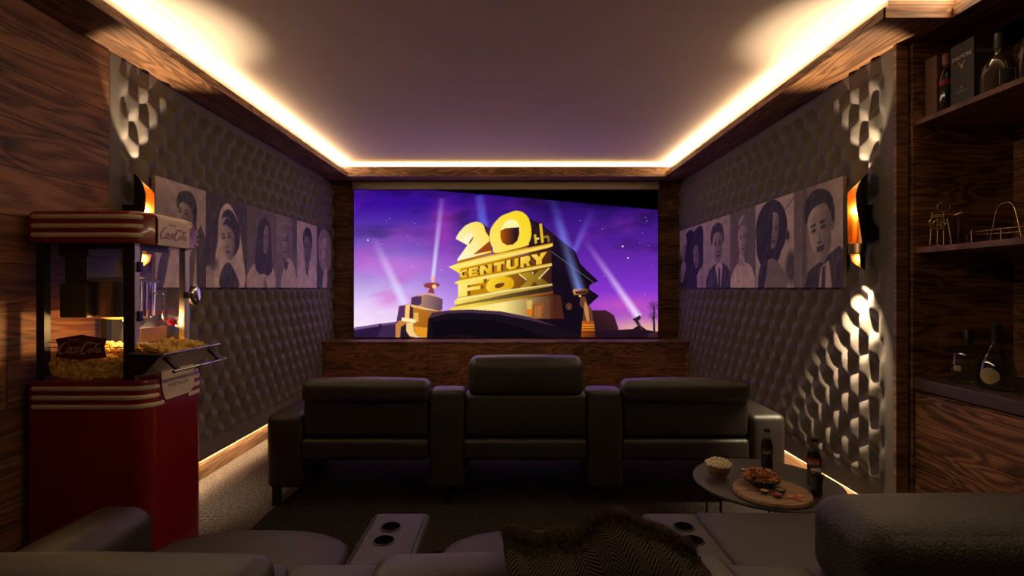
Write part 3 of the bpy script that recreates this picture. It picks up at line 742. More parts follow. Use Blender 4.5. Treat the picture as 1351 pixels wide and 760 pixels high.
# ------------------------------------------------------------------ printed portraits
PRINT = attr_mat('canvas_print', 0, .65)
CANVEDGE = simple('canvas_edge', (.35, .29, .24, 1), .7)
def T(g): return (g, g * .91, g * .84)
def soft_face(R, cx, cy, w, h, rot=0, skin=190, dark=60, turn=0, brow=1.0, must=False, shade=1):
    ca, sa = math.cos(math.radians(rot)), math.sin(math.radians(rot))
    def q(a, b): a *= w; b *= h; return (cx + a * ca - b * sa, cy + a * sa + b * ca)
    out = spline([q(-.50, -.35), q(-.47, .05), q(-.40, .30), q(-.20, .50), q(0, .56), q(.20, .50), q(.40, .30), q(.48, .05), q(.50, -.35), q(.28, -.56), q(-.28, -.56)], 4, True)
    R.P(out, T(skin), c2=T(skin * (.62 if shade else .95)), g=(q(-.4 * shade - .01, 0), q(.55 * (shade or 1), .1)))
    t = turn * .14
    for s in (-1, 1):
        ex, ey = q(s * .21 + t, -.06)
        R.E(ex, ey, w * .13, h * .05, T(skin * .55), .6, rot, .6)
        R.E(ex, ey, w * .085, h * .026, T(dark * .5), .9, rot, .3)
        a = q(s * .34 + t, -.15); b = q(s * .10 + t, -.155)
        R.line(a[0], a[1], b[0], b[1], w * .028 * brow, w * .045 * brow, T(dark * .7), .9, .9, .5)
    a, b = q(t * 1.2 + .03, -.05), q(t * 1.6 + .05, .17); R.line(a[0], a[1], b[0], b[1], w * .03, w * .055, T(skin * .62), .6, .8, .9)
    n = q(t * 1.6, .19); R.E(n[0], n[1], w * .10, h * .022, T(dark), .75, rot, .5)
    mth = q(t * 1.3, .32); R.E(mth[0], mth[1], w * .17, h * .034, T(dark * 1.2), .85, rot, .3); m2 = q(t * 1.3, .365); R.E(m2[0], m2[1], w * .11, h * .02, T(skin * .7), .7, rot, .4)
    if must: a, b = q(-.17 + t, .27), q(.17 + t, .27); R.line(a[0], a[1], b[0], b[1], w * .03, w * .03, T(dark * .5), .9, .9, .5)
def canvas_paint(k):
    R = Ras(0, 0, 75, 100, 3.2)
    bg = lambda a, b: R.P([(-1, -1), (76, -1), (76, 101), (-1, 101)], T(a), c2=T(b), g=((0, 0), (75, 100)))
    tex = fbm(R.X, R.Y, .12, 40 + k, 4)
    if k == 0:    # man with dark wavy hair, light open shirt
        bg(190, 175); R.E(10, 30, 22, 18, T(140), .6, 0, .8)
        R.P([(0, 60), (12, 52), (30, 46), (52, 46), (60, 56), (62, 100), (0, 100)], T(205), sm=3)
        R.P([(2, 100), (6, 74), (22, 54), (16, 80), (10, 100)], T(80), sm=3); R.P([(44, 100), (48, 70), (58, 56), (56, 80), (52, 100)], T(120), sm=3)
        R.P([(58, 48), (66, 36), (75, 50), (75, 100), (60, 100)], T(78)); soft_face(R, 41, 30, 22, 34, 6, 185, 55, -1)
        R.P([(29, 22), (30, 13), (38, 7), (50, 6), (58, 14), (60, 30), (56, 44), (52, 40), (53, 26), (46, 19), (36, 18), (31, 24)], T(42), sm=4)
    elif k == 1:  # bride with white veil
        bg(66, 78); R.P([(12, 100), (14, 72), (20, 48), (22, 22), (32, 8), (44, 8), (58, 26), (66, 56), (70, 100)], T(222), sm=4)
        R.P([(0, 78), (14, 74), (14, 100), (0, 100)], T(196)); R.E(12, 74, 8, 6, T(90), .7, 0, .6)
        R.P([(26, 24), (34, 14), (46, 14), (60, 30), (60, 50), (52, 62), (44, 64), (40, 40), (28, 36), (24, 46)], T(50), sm=4)
        soft_face(R, 38, 46, 26, 42, -12, 205, 60, -.5, .9); R.P([(28, 32), (38, 22), (50, 30), (52, 40), (44, 34), (34, 30)], T(50), sm=3)
        R.P([(24, 100), (26, 82), (36, 72), (44, 74), (56, 88), (58, 100)], T(64), sm=3); R.E(50, 68, 2.2, 3, T(235))
    elif k == 2:  # young woman with very long dark hair
        bg(112, 132); R.P([(0, 100), (4, 82), (18, 70), (34, 66), (54, 68), (72, 78), (75, 100)], T(205), sm=3)
        R.P([(20, 72), (24, 40), (32, 16), (46, 10), (58, 20), (62, 48), (66, 74), (54, 84), (42, 82), (30, 82)], T(46), sm=4)
        soft_face(R, 46, 38, 20, 33, 3, 180, 50, .3); R.P([(36, 56), (36, 28), (42, 17), (48, 18), (42, 30), (41, 58)], T(46), sm=3)
        R.P([(40, 100), (46, 84), (52, 100)], T(150))
    elif k == 3:  # man with tousled fair hair and pale shawl
        bg(150, 120); R.fill(np.clip((R.X - 50) / 12, 0, 1) * np.clip((62 - R.Y) / 20, 0, 1), T(80), .8)
        R.P([(18, 100), (28, 72), (42, 58), (60, 64), (70, 80), (73, 100)], T(200), sm=3); soft_face(R, 36, 36, 28, 40, -5, 168, 60, -1, 1.2)
        R.P([(18, 36), (18, 20), (28, 10), (46, 8), (56, 20), (54, 40), (48, 34), (44, 24), (32, 24), (24, 28), (22, 40)], T(150), sm=4)
        for i in range(26): x = 20 + i * 1.3; R.line(x, 11 + 3 * abs(i - 13) / 13, x - 3 + i * .3, 26 + (i % 5), .5, .2, T(70 + 8 * (i % 7)), .8, .5, .6)
        R.P([(26, 56), (34, 64), (44, 62), (36, 76), (28, 70)], T(70), sm=3)
    elif k == 4:  # man with short black hair, pale high collar
        bg(196, 190); R.P([(0, 100), (6, 72), (22, 60), (34, 66), (52, 60), (70, 72), (75, 100)], T(206), sm=3)
        soft_face(R, 38, 40, 30, 46, 4, 140, 40, -.3, 1.1); R.P([(22, 34), (22, 18), (34, 7), (48, 9), (56, 22), (54, 40), (50, 28), (40, 21), (28, 22), (25, 34)], T(34), sm=4)
        R.P([(28, 62), (36, 68), (46, 60), (40, 76), (36, 82), (30, 70)], T(70), sm=2)
    elif k == 5:  # woman with light wavy hair leaning on her hand
        bg(60, 90); R.P([(8, 20), (30, 2), (60, 6), (74, 24), (72, 56), (60, 70), (30, 72), (12, 56)], T(150), sm=4)
        soft_face(R, 42, 40, 30, 42, 12, 205, 70, -.4, .8)
        for i in range(16): R.line(14 + 3.6 * i, 4 + (i % 3), 6 + 4.4 * i, 60 - (i % 4) * 4, 1.0, .6, T(205 if i % 2 else 70), .55, .3, .8)
        R.P([(28, 100), (34, 76), (48, 66), (54, 74), (50, 100)], T(190), sm=3); R.P([(0, 100), (10, 80), (28, 76), (26, 100)], T(60), sm=2)
    elif k == 6:  # two people in black cheek to cheek
        bg(196, 168); R.P([(0, 100), (0, 58), (10, 20), (34, 4), (50, 10), (62, 2), (75, 12), (75, 60), (60, 76), (64, 100)], T(26), sm=3)
        soft_face(R, 14, 34, 17, 36, 8, 196, 50, 1); R.P([(6, 20), (12, 8), (22, 12), (24, 28), (16, 18), (10, 22)], T(190), sm=3)
        soft_face(R, 54, 50, 17, 34, -6, 170, 40, -1); R.P([(4, 62), (16, 54), (22, 64), (14, 84), (4, 90)], T(160), sm=3)
        R.P([(44, 40), (44, 14), (60, 4), (74, 14), (74, 50), (66, 36), (60, 30), (50, 32)], T(22), sm=4); R.P([(56, 80), (66, 72), (70, 100), (58, 100)], T(190))
    elif k == 7:  # man in dark suit
        bg(190, 178); R.P([(10, 100), (16, 78), (34, 66), (58, 66), (74, 78), (75, 100)], T(52), sm=2)
        R.P([(36, 68), (46, 62), (56, 68), (50, 100), (44, 100)], T(215)); soft_face(R, 42, 40, 28, 44, -2, 182, 48, .1, 1.1)
        R.P([(24, 36), (24, 18), (34, 8), (50, 8), (58, 20), (58, 38), (54, 26), (44, 20), (32, 22), (28, 34)], T(36), sm=4); R.P([(44, 72), (49, 72), (49, 100), (44, 100)], T(40))
    elif k == 8:  # woman with swept up hair and pale sweater
        bg(112, 128); R.P([(2, 100), (8, 80), (26, 68), (48, 68), (66, 76), (73, 100)], T(222), sm=3); R.P([(28, 56), (44, 56), (46, 72), (26, 72)], T(190))
        soft_face(R, 38, 38, 25, 38, -3, 206, 66, 0, .8); R.P([(24, 32), (24, 16), (34, 6), (46, 7), (54, 18), (53, 32), (46, 22), (34, 20), (28, 26)], T(130), sm=4)
        R.P([(26, 18), (34, 8), (44, 8), (38, 14), (30, 18)], T(200), .7, sm=3)
    elif k == 9:  # woman with a big round afro
        bg(205, 196); R.E(32, 34, 31, 34, T(22), 1, 4); R.E(28, 52, 25, 26, T(22)); soft_face(R, 38, 36, 19, 36, 4, 188, 30, .2)
        R.fill(R.poly([(26, 16), (37, 16), (33, 60), (26, 60)]), T(22), 1); R.P([(10, 100), (16, 78), (34, 66), (54, 78), (62, 100)], T(150), sm=3)
        R.P([(10, 76), (22, 64), (26, 72), (18, 100), (6, 100)], T(40), sm=2); R.line(52, 20, 74, 6, .8, .8, T(40)); R.E(64, 44, 3, 5, T(40), 1, 0, .3); R.E(70, 78, 9, 16, T(60), .8, 0, .5)
    elif k == 10:  # smiling man with moustache
        R.P([(-1, -1), (76, -1), (76, 101), (-1, 101)], T(110), c2=T(196), g=((0, 0), (75, 20))); R.P([(14, -1), (22, -1), (22, 101), (14, 101)], T(84), .5)
        R.P([(18, 100), (24, 84), (44, 74), (70, 62), (76, 66), (76, 101)], T(64), sm=0); R.P([(40, 100), (44, 80), (56, 74), (60, 100)], T(200)); R.P([(46, 80), (51, 79), (50, 100), (44, 100)], T(70))
        R.P([(56, 26), (62, 22), (65, 32), (62, 46), (58, 44)], T(140), sm=3); soft_face(R, 42, 46, 34, 54, -10, 196, 44, -.3, 1.3, True)
        R.P([(18, 32), (20, 14), (34, 5), (52, 8), (62, 20), (62, 40), (57, 28), (50, 20), (36, 21), (26, 27), (22, 36)], T(28), sm=4); R.line(26, 12, 34, 8, .6, .5, T(180), .7, .3)
    R.im = R.im * (.86 + .28 * tex[..., None])
    st_ = fbm(R.X * 5 + R.Y * 1.2, R.Y * .8, .12, 70 + k, 3); lum = R.im.mean(2)
    R.im = R.im + (np.clip((100 - lum) / 50, 0, 1) * np.clip(st_ - .45, 0, 1) * 170)[..., None]
    for _ in range(3):
        a = np.pad(R.im, ((1, 1), (1, 1), (0, 0)), 'edge'); R.im = (a[:-2, 1:-1] + a[2:, 1:-1] + a[1:-1, :-2] + a[1:-1, 2:] + 2 * a[1:-1, 1:-1]) / 6
    return np.clip((R.down(2) - 20) * 1.06, 6, 235)
LB = [205, 272, 325.5, 364, 392, 418, 437]; RB = [1112, 1048, 996.6, 963.5, 928, 897]
PL = ['black and white portrait of a dark haired man, nearest the popcorn machine',
      'black and white portrait of a bride in a white veil on the left tufted wall',
      'black and white portrait of a woman with very long dark hair on the left wall',
      'black and white portrait of a fair tousled man in pale shawl, left wall',
      'black and white portrait of a short haired man in white high collar',
      'black and white portrait of a light haired woman, nearest the screen on the left wall']
PR = {10: 'black and white portrait of a moustached man in a tie beside the right lamp',
      9: 'black and white portrait of a woman with a huge round dark afro, right wall',
      8: 'black and white portrait of a woman with swept up hair and pale sweater, right wall',
      7: 'black and white portrait of a short haired man in dark suit on the right wall',
      6: 'black and white print of two people cheek to cheek, nearest the screen, right wall'}
ZT, ZB = 1.943, 1.303
for i in range(6):
    X = -2.036; y0 = -X * F / (675.5 - LB[i]); y1 = -X * F / (675.5 - LB[i + 1]) - .004
    r = thing('portrait_print', PL[i], 'picture', (X, y0, ZB), 'portrait prints on the left tufted wall')
    B('canvas', X - .022, X - .001, y0, y1, ZB, ZT, CANVEDGE, r, world=True)
    printed('picture', canvas_paint(i), lambda u, v: (X, y0 + u * (y1 - y0), ZT + v * (ZB - ZT)), PRINT, r)
for i, k in enumerate((10, 9, 8, 7, 6)):
    X = 1.900; y0 = X * F / (RB[i] - 675.5) + .004 * (i > 0); y1 = X * F / (RB[i + 1] - 675.5)
    r = thing('portrait_print', PR[k], 'picture', (X, y0, ZB), 'portrait prints on the right tufted wall')
    B('canvas', X + .001, X + .022, y0, y1, ZB, ZT, CANVEDGE, r, world=True)
    printed('picture', canvas_paint(k), lambda u, v: (X, y1 + u * (y0 - y1), ZT + v * (ZB - ZT)), PRINT, r)

# ------------------------------------------------------------------ wall lamps
ZM = 1.672
def sconce(side, X, Y, label):
    r = thing('wall_lamp', label, 'lamp', (X, Y, ZM), 'gold lined wall lamps')
    # local frame seen from the camera: lateral axis a (towards the wall = +1), depth axis d (towards the viewer)
    view = Vector((-X, -Y, 0)).normalized(); lat = Vector((-view.y, view.x, 0)) if side > 0 else Vector((view.y, -view.x, 0))
    if lat.x * side < 0: lat = -lat
    def pt(ph, z, R): return (math.sin(ph) * R * lat.x + math.cos(ph) * R * view.x, math.sin(ph) * R * lat.y + math.cos(ph) * R * view.y, z)
    # upper half tube
    R0 = .044
    def rad(z): return R0 * (1 if z > -.05 else 1 + (z + .05) * .9)
    z0, z1 = -.135, .235
    def ztop(ph):   # top cut: low on the room side, high at the wall side
        s = (math.sin(ph) + 1) / 2; return .140 + (.095) * s ** .75
    def bound(z):   # lateral position (-1..1) where the front cover starts
        t = (z - z0) / (z1 - z0)
        pts = [(0, .5), (.25, .22), (.5, -.10), (.7, -.16), (.85, .12), (.95, .6), (1, .98)]
        for (a, b), (c, d) in zip(pts, pts[1:]):
            if a <= t <= c:
                q = (t - a) / (c - a); q = q * q * (3 - 2 * q) if False else q; return b + (d - b) * q
        return .98
    def shell(dR, n=26, m=40):
        V = []; Fc = []
        for i in range(n + 1):          # back half, phi from -90 over the back to +90
            ph = -PI / 2 - PI * i / n
            for j in range(m + 1):
                z = z0 + (ztop(ph) - z0) * j / m; V.append(pt(ph, z, rad(z) + dR))
        for i in range(n):
            for j in range(m): a = i * (m + 1) + j; Fc.append((a, a + 1, a + m + 2, a + m + 1))
        b0 = len(V)
        for j in range(m + 1):          # front cover rows
            z = z0 + (z1 - .001 - z0) * j / m; pb = math.asin(max(-.97, min(.985, bound(z))))
            for i in range(13):
                ph = pb + (PI / 2 - pb) * i / 12; V.append(pt(ph, z, rad(z) + dR))
        for j in range(m):
            for i in range(12): a = b0 + j * 13 + i; Fc.append((a, a + 1, a + 14, a + 13))
        return V, Fc
    V, Fc = shell(0); mesh('gold_lining', V, Fc, GOLD, r, 'all')
    V, Fc = shell(.0022); mesh('outer_shell', V, Fc, BLACK, r, 'all')
    g = G(); g.lathe([(rad(z0) + .002, z0 - .055), (rad(z0) + .0035, z0 - .053), (rad(z0) + .0035, z0 - .050), (rad(z0) + .0005, z0 - .05), (rad(z0) + .0005, z0), (.010, z0)], n=28, cap=False); g.build('collar', simple('dark_bronze', (.12, .07, .04, 1), .3, .9), r, 'all')
    # lower horn, open to the viewer side
    def low(dR):
        V = []; Fc = []; n = 24; m = 12; za = z0 - .05
        for i in range(n + 1):
            ph = -PI * .42 - (2 * PI - PI * .5) * i / n
            s = (math.sin(ph) + 1) / 2; zb = za - .045 - .052 * s
            for j in range(m + 1): z = za + (zb - za) * j / m; t = (za - z) / .115; off = .012 * t; p = pt(ph, z, .034 * (1 - .38 * t) + dR); V.append((p[0] + lat.x * off, p[1] + lat.y * off, p[2]))
        for i in range(n):
            for j in range(m): a = i * (m + 1) + j; Fc.append((a, a + m + 1, a + m + 2, a + 1))
        return V, Fc
    V, Fc = low(0); mesh('lower_lining', V, Fc, GOLD, r, 'all')
    V, Fc = low(.002); mesh('lower_shell', V, Fc, BLACK, r, 'all')
    g = G(); wx = (XR + .01 if side > 0 else XL - .01) - X; g.box(min(wx, side * .040), max(wx, side * .040), -.03, .03, -.11, .07); g.build('wall_bracket', BLACK, r)
    for pz, pe in ((.055, 1.2), (-.205, .30)):
        l = bpy.data.lights.new('lamp_bulb', 'POINT'); l.energy = pe; l.color = (1, .74, .42); l.shadow_soft_size = .022
        o = bpy.data.objects.new('lamp_bulb', l); COL.objects.link(o); o.location = (X, Y, ZM + pz)
    def spot(z, up, size, energy, blend, tilt):
        l = bpy.data.lights.new('lamp_beam', 'SPOT'); l.energy = energy; l.spot_size = math.radians(size); l.spot_blend = blend; l.shadow_soft_size = .006; l.color = (1, .78, .50)
        o = bpy.data.objects.new('lamp_beam', l); COL.objects.link(o); o.location = (X + (0 if up else side * .020), Y, ZM + z)
        d = Vector((tilt[0] * side, tilt[1], 1 if up else -1)); o.rotation_euler = d.to_track_quat('-Z', 'Y').to_euler()
    spot(.100, True, 66, 70, .8, (-.05, .03)); spot(-.300, False, 74 if side > 0 else 50, 185 if side > 0 else 50, 1.0, (.0, .23))
sconce(-1, -1.975, 2.75, 'gold lined black wall lamp on the left wall above the popcorn machine')
sconce(1, 1.855, 2.75, 'gold lined black wall lamp on the right wall beside the moustached man portrait')

# ------------------------------------------------------------------ reclining cinema sofas
def cup_cutters(o, cx, ys, z):
    for y in ys:
        g = G(); g.lathe([(.031, z - .05), (.031, z + .05)], (cx, y, 0), 28); c = g.build('cutter', None, None); c.parent = None
        c.location = o.parent.location if o.parent else (0, 0, 0); boolean_cut(o, c)
def sofa(loc, label, raised, lea, cups, row):
    r = thing('cinema_sofa', label, 'sofa', loc, 'rows of reclining cinema seats')
    xs = [-.945, 0, .945]; hw = [.374, .365, .374]
    for i in range(3):
        c = xs[i]; h = hw[i]
        g = G(); g.rbox(c - h - .004, c + h - .004, 0, .10, .285, .408, .022, 4, (0, .004, .004)); g.build('lower_back_panel', lea, r, 'all')
        zt = .69 if i not in raised else .68
        g = G(); g.rbox(c - h, c + h, .012, .20, .416, zt, .034, 4, (0, .008, .0)); b = g.build('backrest', lea, r, 'all')
        if i in raised:
            hz, hy0, hy1 = raised[i]
            g = G(); g.rbox(c - h + .02, c + h - .02, hy0, hy1, .655, hz, .055, 5, (0, .012, .008)); o = g.build('headrest', LEATH3 if row == 2 else lea, r, 'all')
        else:
            g = G(); g.rbox(c - h - .002, c + h + .002, -.025, .128, .626, .752, .042, 6, (0, .0, .014)); o = g.build('headrest', lea, r, 'all')
            o['label'] = 'padded headrest folded down'
        g = G()
        if row == 2 and i == 2: g.rbox(c - h - .012, c + h + .03, .20, .852, .33, .513, .018, 4, (0, 0, .002))
        else: 
            # front edge rounded in plan like a pillow
            V, Fc = rbox(c - h + .004, c + h - .004, .19, .90, .25, .445, .075, 6, (0, 0, .024), 8)
            V2 = []
            for (x, y, z) in V:
                t = max(0, (y - .62) / .28); u_ = (x - c) / h; k = abs(u_) ** 3.5
                V2.append((x - (x - c) * .10 * t * t * 1.0, y - .13 * k * t, z - .03 * k * t))
            g.add(V2, Fc)
        g.build('seat_cushion', lea, r, 'all')
    for s in (-1, 1):
        g = G(); g.rbox(s * 1.425 - .105, s * 1.425 + .105, 0, .845, .12, .552, .036 if row == 1 else .066, 5, (.004, .004, .012)); g.build('armrest', lea, r, 'all')
        # welt seam on the outer arm
    for s in (-1, 1):
        c = s * .468
        g = G(); g.rbox(c - .102, c + .102, .02, .852, .12, .512, .024, 5, (.002, .004, .002)); con = g.build('console', lea, r, 'all')
        if cups:
            cx = c + s * .014 + (.0 if s > 0 else .0)
            cup_cutters(con, cx, (.640, .732), .512)
            for y in (.640, .732):
                g = G(); g.lathe([(.0300, -.0005), (.0305, .0035), (.0345, .0038), (.0355, .0005)], (cx, y, .5125), 32, cap=False)
                g.lathe([(0, -.049), (.0302, -.049), (.0302, .003)], (cx, y, .5125), 28, cap=False)
                g.build('cup_holder', BLACK, con, 'all')
            for hs in (-1, 1):
                g = G(); g.tube([(c + hs * .083, .23, .515), (c + hs * .083, .50, .515), (c + hs * .083, .80, .514), (c + hs * .083, .838, .505)], .0016, 6); g.build('seam', lea, con, True)
        g = G(); g.rbox(c - .1035, c + .1035, 0, .185, .118, .695, .030, 5, (.003, .005, .004)); g.build('console_back', lea, r, 'all')
    lb = .0145 if row == 1 else .0005
    for s in (-1, 1):
        x0 = s * 1.425 - (.073 if s < 0 else .02); g = G(); g.box(x0 + .0, x0 + .054, .015, .80, lb, .024); g.box(x0, x0 + .054, .015, .026, .024, .13); g.box(x0, x0 + .054, .789, .80, .024, .13); g.build('leg', DKMET, r)
    for s in (-1, 1):
        g = G(); g.box(s * .468 - .02, s * .468 + .02, .10, .74, lb, .022); g.box(s * .468 - .02, s * .468 + .02, .10, .11, .022, .13); g.box(s * .468 - .02, s * .468 + .02, .73, .74, .022, .13); g.build('leg', BLACK, r)
    return r
s1 = sofa((.083, 3.005, 0), 'black leather three seat cinema sofa in the front row, middle headrest raised', {1: (.885, -.005, .20)}, LEATH, False, 1)
s2 = sofa((.083, .954, 0), 'black leather three seat cinema sofa in the foreground with cup holder consoles', {2: (.842, .005, .225)}, LEATH2, True, 2)

# grey cloth on the front right armrest
g = G(); n = 14
for i in range(n + 1):
    for j in range(n + 1):
        u = i / n; v = j / n; g.V.append((1.30 + .165 * u + .01 * math.sin(9 * v), 3.27 + .20 * v, .585 + .055 * (1 - u) ** 1.5 + .006 * math.sin(7 * u + 5 * v)))
for i in range(n):
    for j in range(n): a = i * (n + 1) + j; g.F.append((a, a + n + 1, a + n + 2, a + 1))
cl = g.build('folded_cloth', simple('grey_cloth', (.16, .14, .14, 1), .9, bump=.2, bscale=300), None, 'all', loc=(1.38, 3.36, .565))
md = cl.modifiers.new('solid', 'SOLIDIFY'); md.thickness = .012; tag(cl, 'small grey cloth lying over the right armrest of the front sofa', 'cloth')

# fur-edged herringbone throw over the middle seat of the second row
def herring():
    m, N, L, b = nmat('herringbone_wool')
    tc = N.new('ShaderNodeTexCoord'); sp = N.new('ShaderNodeSeparateXYZ'); L.new(tc.outputs['UV'], sp.inputs[0])
    M = lambda op, a, bb=None: math_node(N, L, op, a, bb)
    tri = M('PINGPONG', M('MULTIPLY', sp.outputs['X'], 9.0), .5)
    s = M('FRACT', M('ADD', M('MULTIPLY', sp.outputs['Y'], 42.0), M('MULTIPLY', tri, 6.5)))
    st = M('GREATER_THAN', s, .5)
    r = N.new('ShaderNodeMixRGB'); L.new(st, r.inputs['Fac']); r.inputs['Color1'].default_value = (.006, .005, .005, 1); r.inputs['Color2'].default_value = (.07, .052, .038, 1)
    L.new(r.outputs['Color'], b.inputs['Base Color']); b.inputs['Roughness'].default_value = .95; b.inputs['Specular IOR Level'].default_value = .1; return m
HER = herring()
def throw():
    r = thing('throw_blanket', 'dark herringbone throw with brown fur draped over the middle foreground seat', 'blanket', (.20, 1.05, .78))
    nu, nv = 70, 60; V = []; uv = []
    def P(u, v):
        x = -.006 + .385 * u; t = v   # v: 0 far side low, .45 crest, 1 near side low
        ang = PI * (.02 + .96 * t); cy = 1.015; ry = .130; y = cy + ry * math.cos(ang) * (1 + .05 * math.sin(9 * u)); z = .645 + .135 * math.sin(ang) ** .62
        z += .044 * math.exp(-((u - .60) / .27) ** 2) * math.sin(ang) + .010 * math.sin(11 * u + 1.2) * math.sin(ang) + .006 * math.sin(23 * u + 3 * v)
        z -= .008 * max(0, u - .9) / .1
        if t > .9: z -= (t - .9) * .6
        return (x + .012 * math.sin(6 * v + 2), y, z)
    for j in range(nv + 1):
        for i in range(nu + 1): V.append(P(i / nu, j / nv)); uv.append((i / nu, j / nv))
    Fc = []
    for j in range(nv):
        for i in range(nu): a = j * (nu + 1) + i; Fc.append((a, a + nu + 1, a + nu + 2, a + 1))
    o = mesh('woven_cloth', V, Fc, HER, r, 'all', True)
    ul = o.data.uv_layers.new(name='UVMap')
    for l in o.data.loops: ul.data[l.index].uv = uv[l.vertex_index]
    md = o.modifiers.new('solid', 'SOLIDIFY'); md.thickness = .010
    g = G(); rr = random.Random(4)
    for k in range(26000):
        u, v = rr.random(), rr.random()
        v = .22 + .36 * rr.betavariate(2, 2.2) if rr.random() < .8 else v
        if v > .60 and rr.random() < .8: continue
        p = Vector(P(u, v)); e = .01; a = Vector(P(min(u + e, 1), v)) - Vector(P(max(u - e, 0), v)); b = Vector(P(u, min(v + e, 1))) - Vector(P(u, max(v - e, 0)))
        nrm = b.cross(a).normalized() if b.cross(a).z > 0 else a.cross(b).normalized()
        ln = rr.uniform(.012, .026) * (1.0 if v < .5 else .55); d = (nrm * .8 + Vector((rr.uniform(-.6, .6), rr.uniform(-.7, .3), rr.uniform(-.1, .3)))).normalized()
        sd = d.cross(Vector((rr.random(), rr.random(), rr.random()))).normalized() * .0005; q = p + d * ln * .6; t = p + d * ln + Vector((rr.uniform(-.006, .006), rr.uniform(-.006, .006), -.002))
        g.add([p - sd, p + sd, q + sd * .7, q - sd * .7, t], [(0, 1, 2, 3), (3, 2, 4)])
    m = simple('brown_fur', (.060, .030, .017, 1), .7); f = g.build('fur', m, r, False, True); f['kind'] = 'stuff'
throw()
# ------------------------------------------------------------------ popcorn machine
root = thing('popcorn_machine', 'red and cream retro popcorn cart with lit glass cabinet standing by the left wall', 'popcorn machine', (-1.77, 2.35, 0))
PM = root
mx0, mx1, my0, my1 = -2.035, -1.55, 2.148, 2.56
def rrect(x0, x1, y0, y1, r, n=8, corners=(1, 1, 1, 1)):
    o = []
    for (cx, cy, a0, k) in ((x1 - r, y0 + r, -90, 1), (x1 - r, y1 - r, 0, 2), (x0 + r, y1 - r, 90, 3), (x0 + r, y0 + r, 180, 0)):
        rr = r if corners[k] else .012; ccx = x1 - rr if k in (1, 2) else x0 + rr; ccy = y0 + rr if k in (0, 1) else y1 - rr
        for i in range(n + 1): a = math.radians(a0 + 90 * i / n); o.append((ccx + rr * math.cos(a), ccy + rr * math.sin(a)))
    return o
def extr(poly, zs, ins=None):
    g = G(); n = len(poly); cx = sum(p[0] for p in poly) / n; cy = sum(p[1] for p in poly) / n
    V = []
    for k, z in enumerate(zs):
        d = ins[k] if ins else 0
        for (x, y) in poly:
            l = math.hypot(x - cx, y - cy); V.append((x - (x - cx) / l * d, y - (y - cy) / l * d, z))
    Fc = [tuple(range(n - 1, -1, -1)), tuple((len(zs) - 1) * n + i for i in range(n))]
    for k in range(len(zs) - 1):
        for i in range(n): j = (i + 1) % n; Fc.append((k * n + i, k * n + j, (k + 1) * n + j, (k + 1) * n + i))
    g.add(V, Fc); return g
RC = .085; BX0 = .022
base_poly = rrect(mx0, mx1 + BX0, my0, my1, RC, 8, (0, 1, 1, 0))
o = extr(base_poly, [.012, .02, .895, .905, .909], [.004, 0, 0, .003, .010]).build('base_cabinet', RED, root, 'smooth', True)
o = extr(rrect(mx0, mx1, my0, my1, RC, 8, (0, 1, 1, 0)), [1.491, 1.493, 1.605, 1.619, 1.6275], [.003, 0, 0, .008, .024]).build('marquee', RED, root, 'smooth', True)
marq = o
def wrap_y0(s, off):
    """point at arc length s along near face -> rounded corner -> front face, from the left end of near face"""
    L1 = (mx1 - RC) - mx0; La = RC * PI / 2
    if s < L1: return (mx0 + s, my0 - off)
    if s < L1 + La: a = (s - L1) / RC; return (mx1 - RC + (RC + off) * math.sin(a), my0 + RC - (RC + off) * math.cos(a))
    return (mx1 + off, my0 + RC + (s - L1 - La))
def band(name, s0, s1, zc, th, mat, parent, dz=None, n=26):
    V = []; Fc = []; off = .0035
    m = 6
    prof = [(math.cos(a), math.sin(a)) for a in [PI / 2 - PI * k / m for k in range(m + 1)]]
    ss = [s0 + th / 2 * (1 - math.cos(PI / 2 * i / 6)) for i in range(6)] + [s0 + th / 2 + (s1 - s0 - th) * i / n for i in range(n + 1)] + [s1 - th / 2 * (1 - math.cos(PI / 2 * i / 6)) for i in range(5, -1, -1)]
    for s in ss:
        e = min((s - s0), (s1 - s)) ; hh = th / 2
        if e < hh: hh = math.sqrt(max(hh * hh - (hh - e) ** 2, 1e-8))
        zz = zc + (dz(s) if dz else 0)
        for (c, sn) in prof: x, y = wrap_y0(s, .0004 + off * c); V.append((x, y, zz + hh * sn))
    w = m + 1
    for i in range(len(ss) - 1):
        for k in range(m): a = i * w + k; Fc.append((a, a + 1, a + w + 1, a + w))
    return mesh(name, V, Fc, mat, parent, 'all', True)
L1 = (mx1 - RC) - mx0
for z in (1.600, 1.561, 1.523): band('cream_stripe', .018, L1 + .075, z, .0195, CREAM, root)
mx1 += BX0; L1 = (mx1 - RC) - mx0
for z in (.876, .838, .800): band('cream_stripe', .018, L1 + .120 + (.03 if z < .81 else 0), z, .0195, CREAM, root, dz=lambda s: 0)
mx1 -= BX0; L1 = (mx1 - RC) - mx0
# stripes round the far front corner of the base
for z in (.876, .838, .800):
    g = G(); y0_ = 2.47; 
    V = []; Fc = []; 
    for i in range(13):
        y = 2.415 + (.18) * i / 12
        if y < my1 - RC: x, yy = mx1 + BX0 + .003, y
        else: a = (y - (my1 - RC)) / RC; x, yy = mx1 + BX0 - RC + (RC + .003) * math.cos(a), my1 - RC + (RC + .003) * math.sin(a)
        V += [(x, yy, z - .0095), (x, yy, z + .0095)]
        if i: k = 2 * i; Fc.append((k - 2, k, k + 1, k - 1))
    mesh('cream_stripe', V, Fc, CREAM, root, False, True)
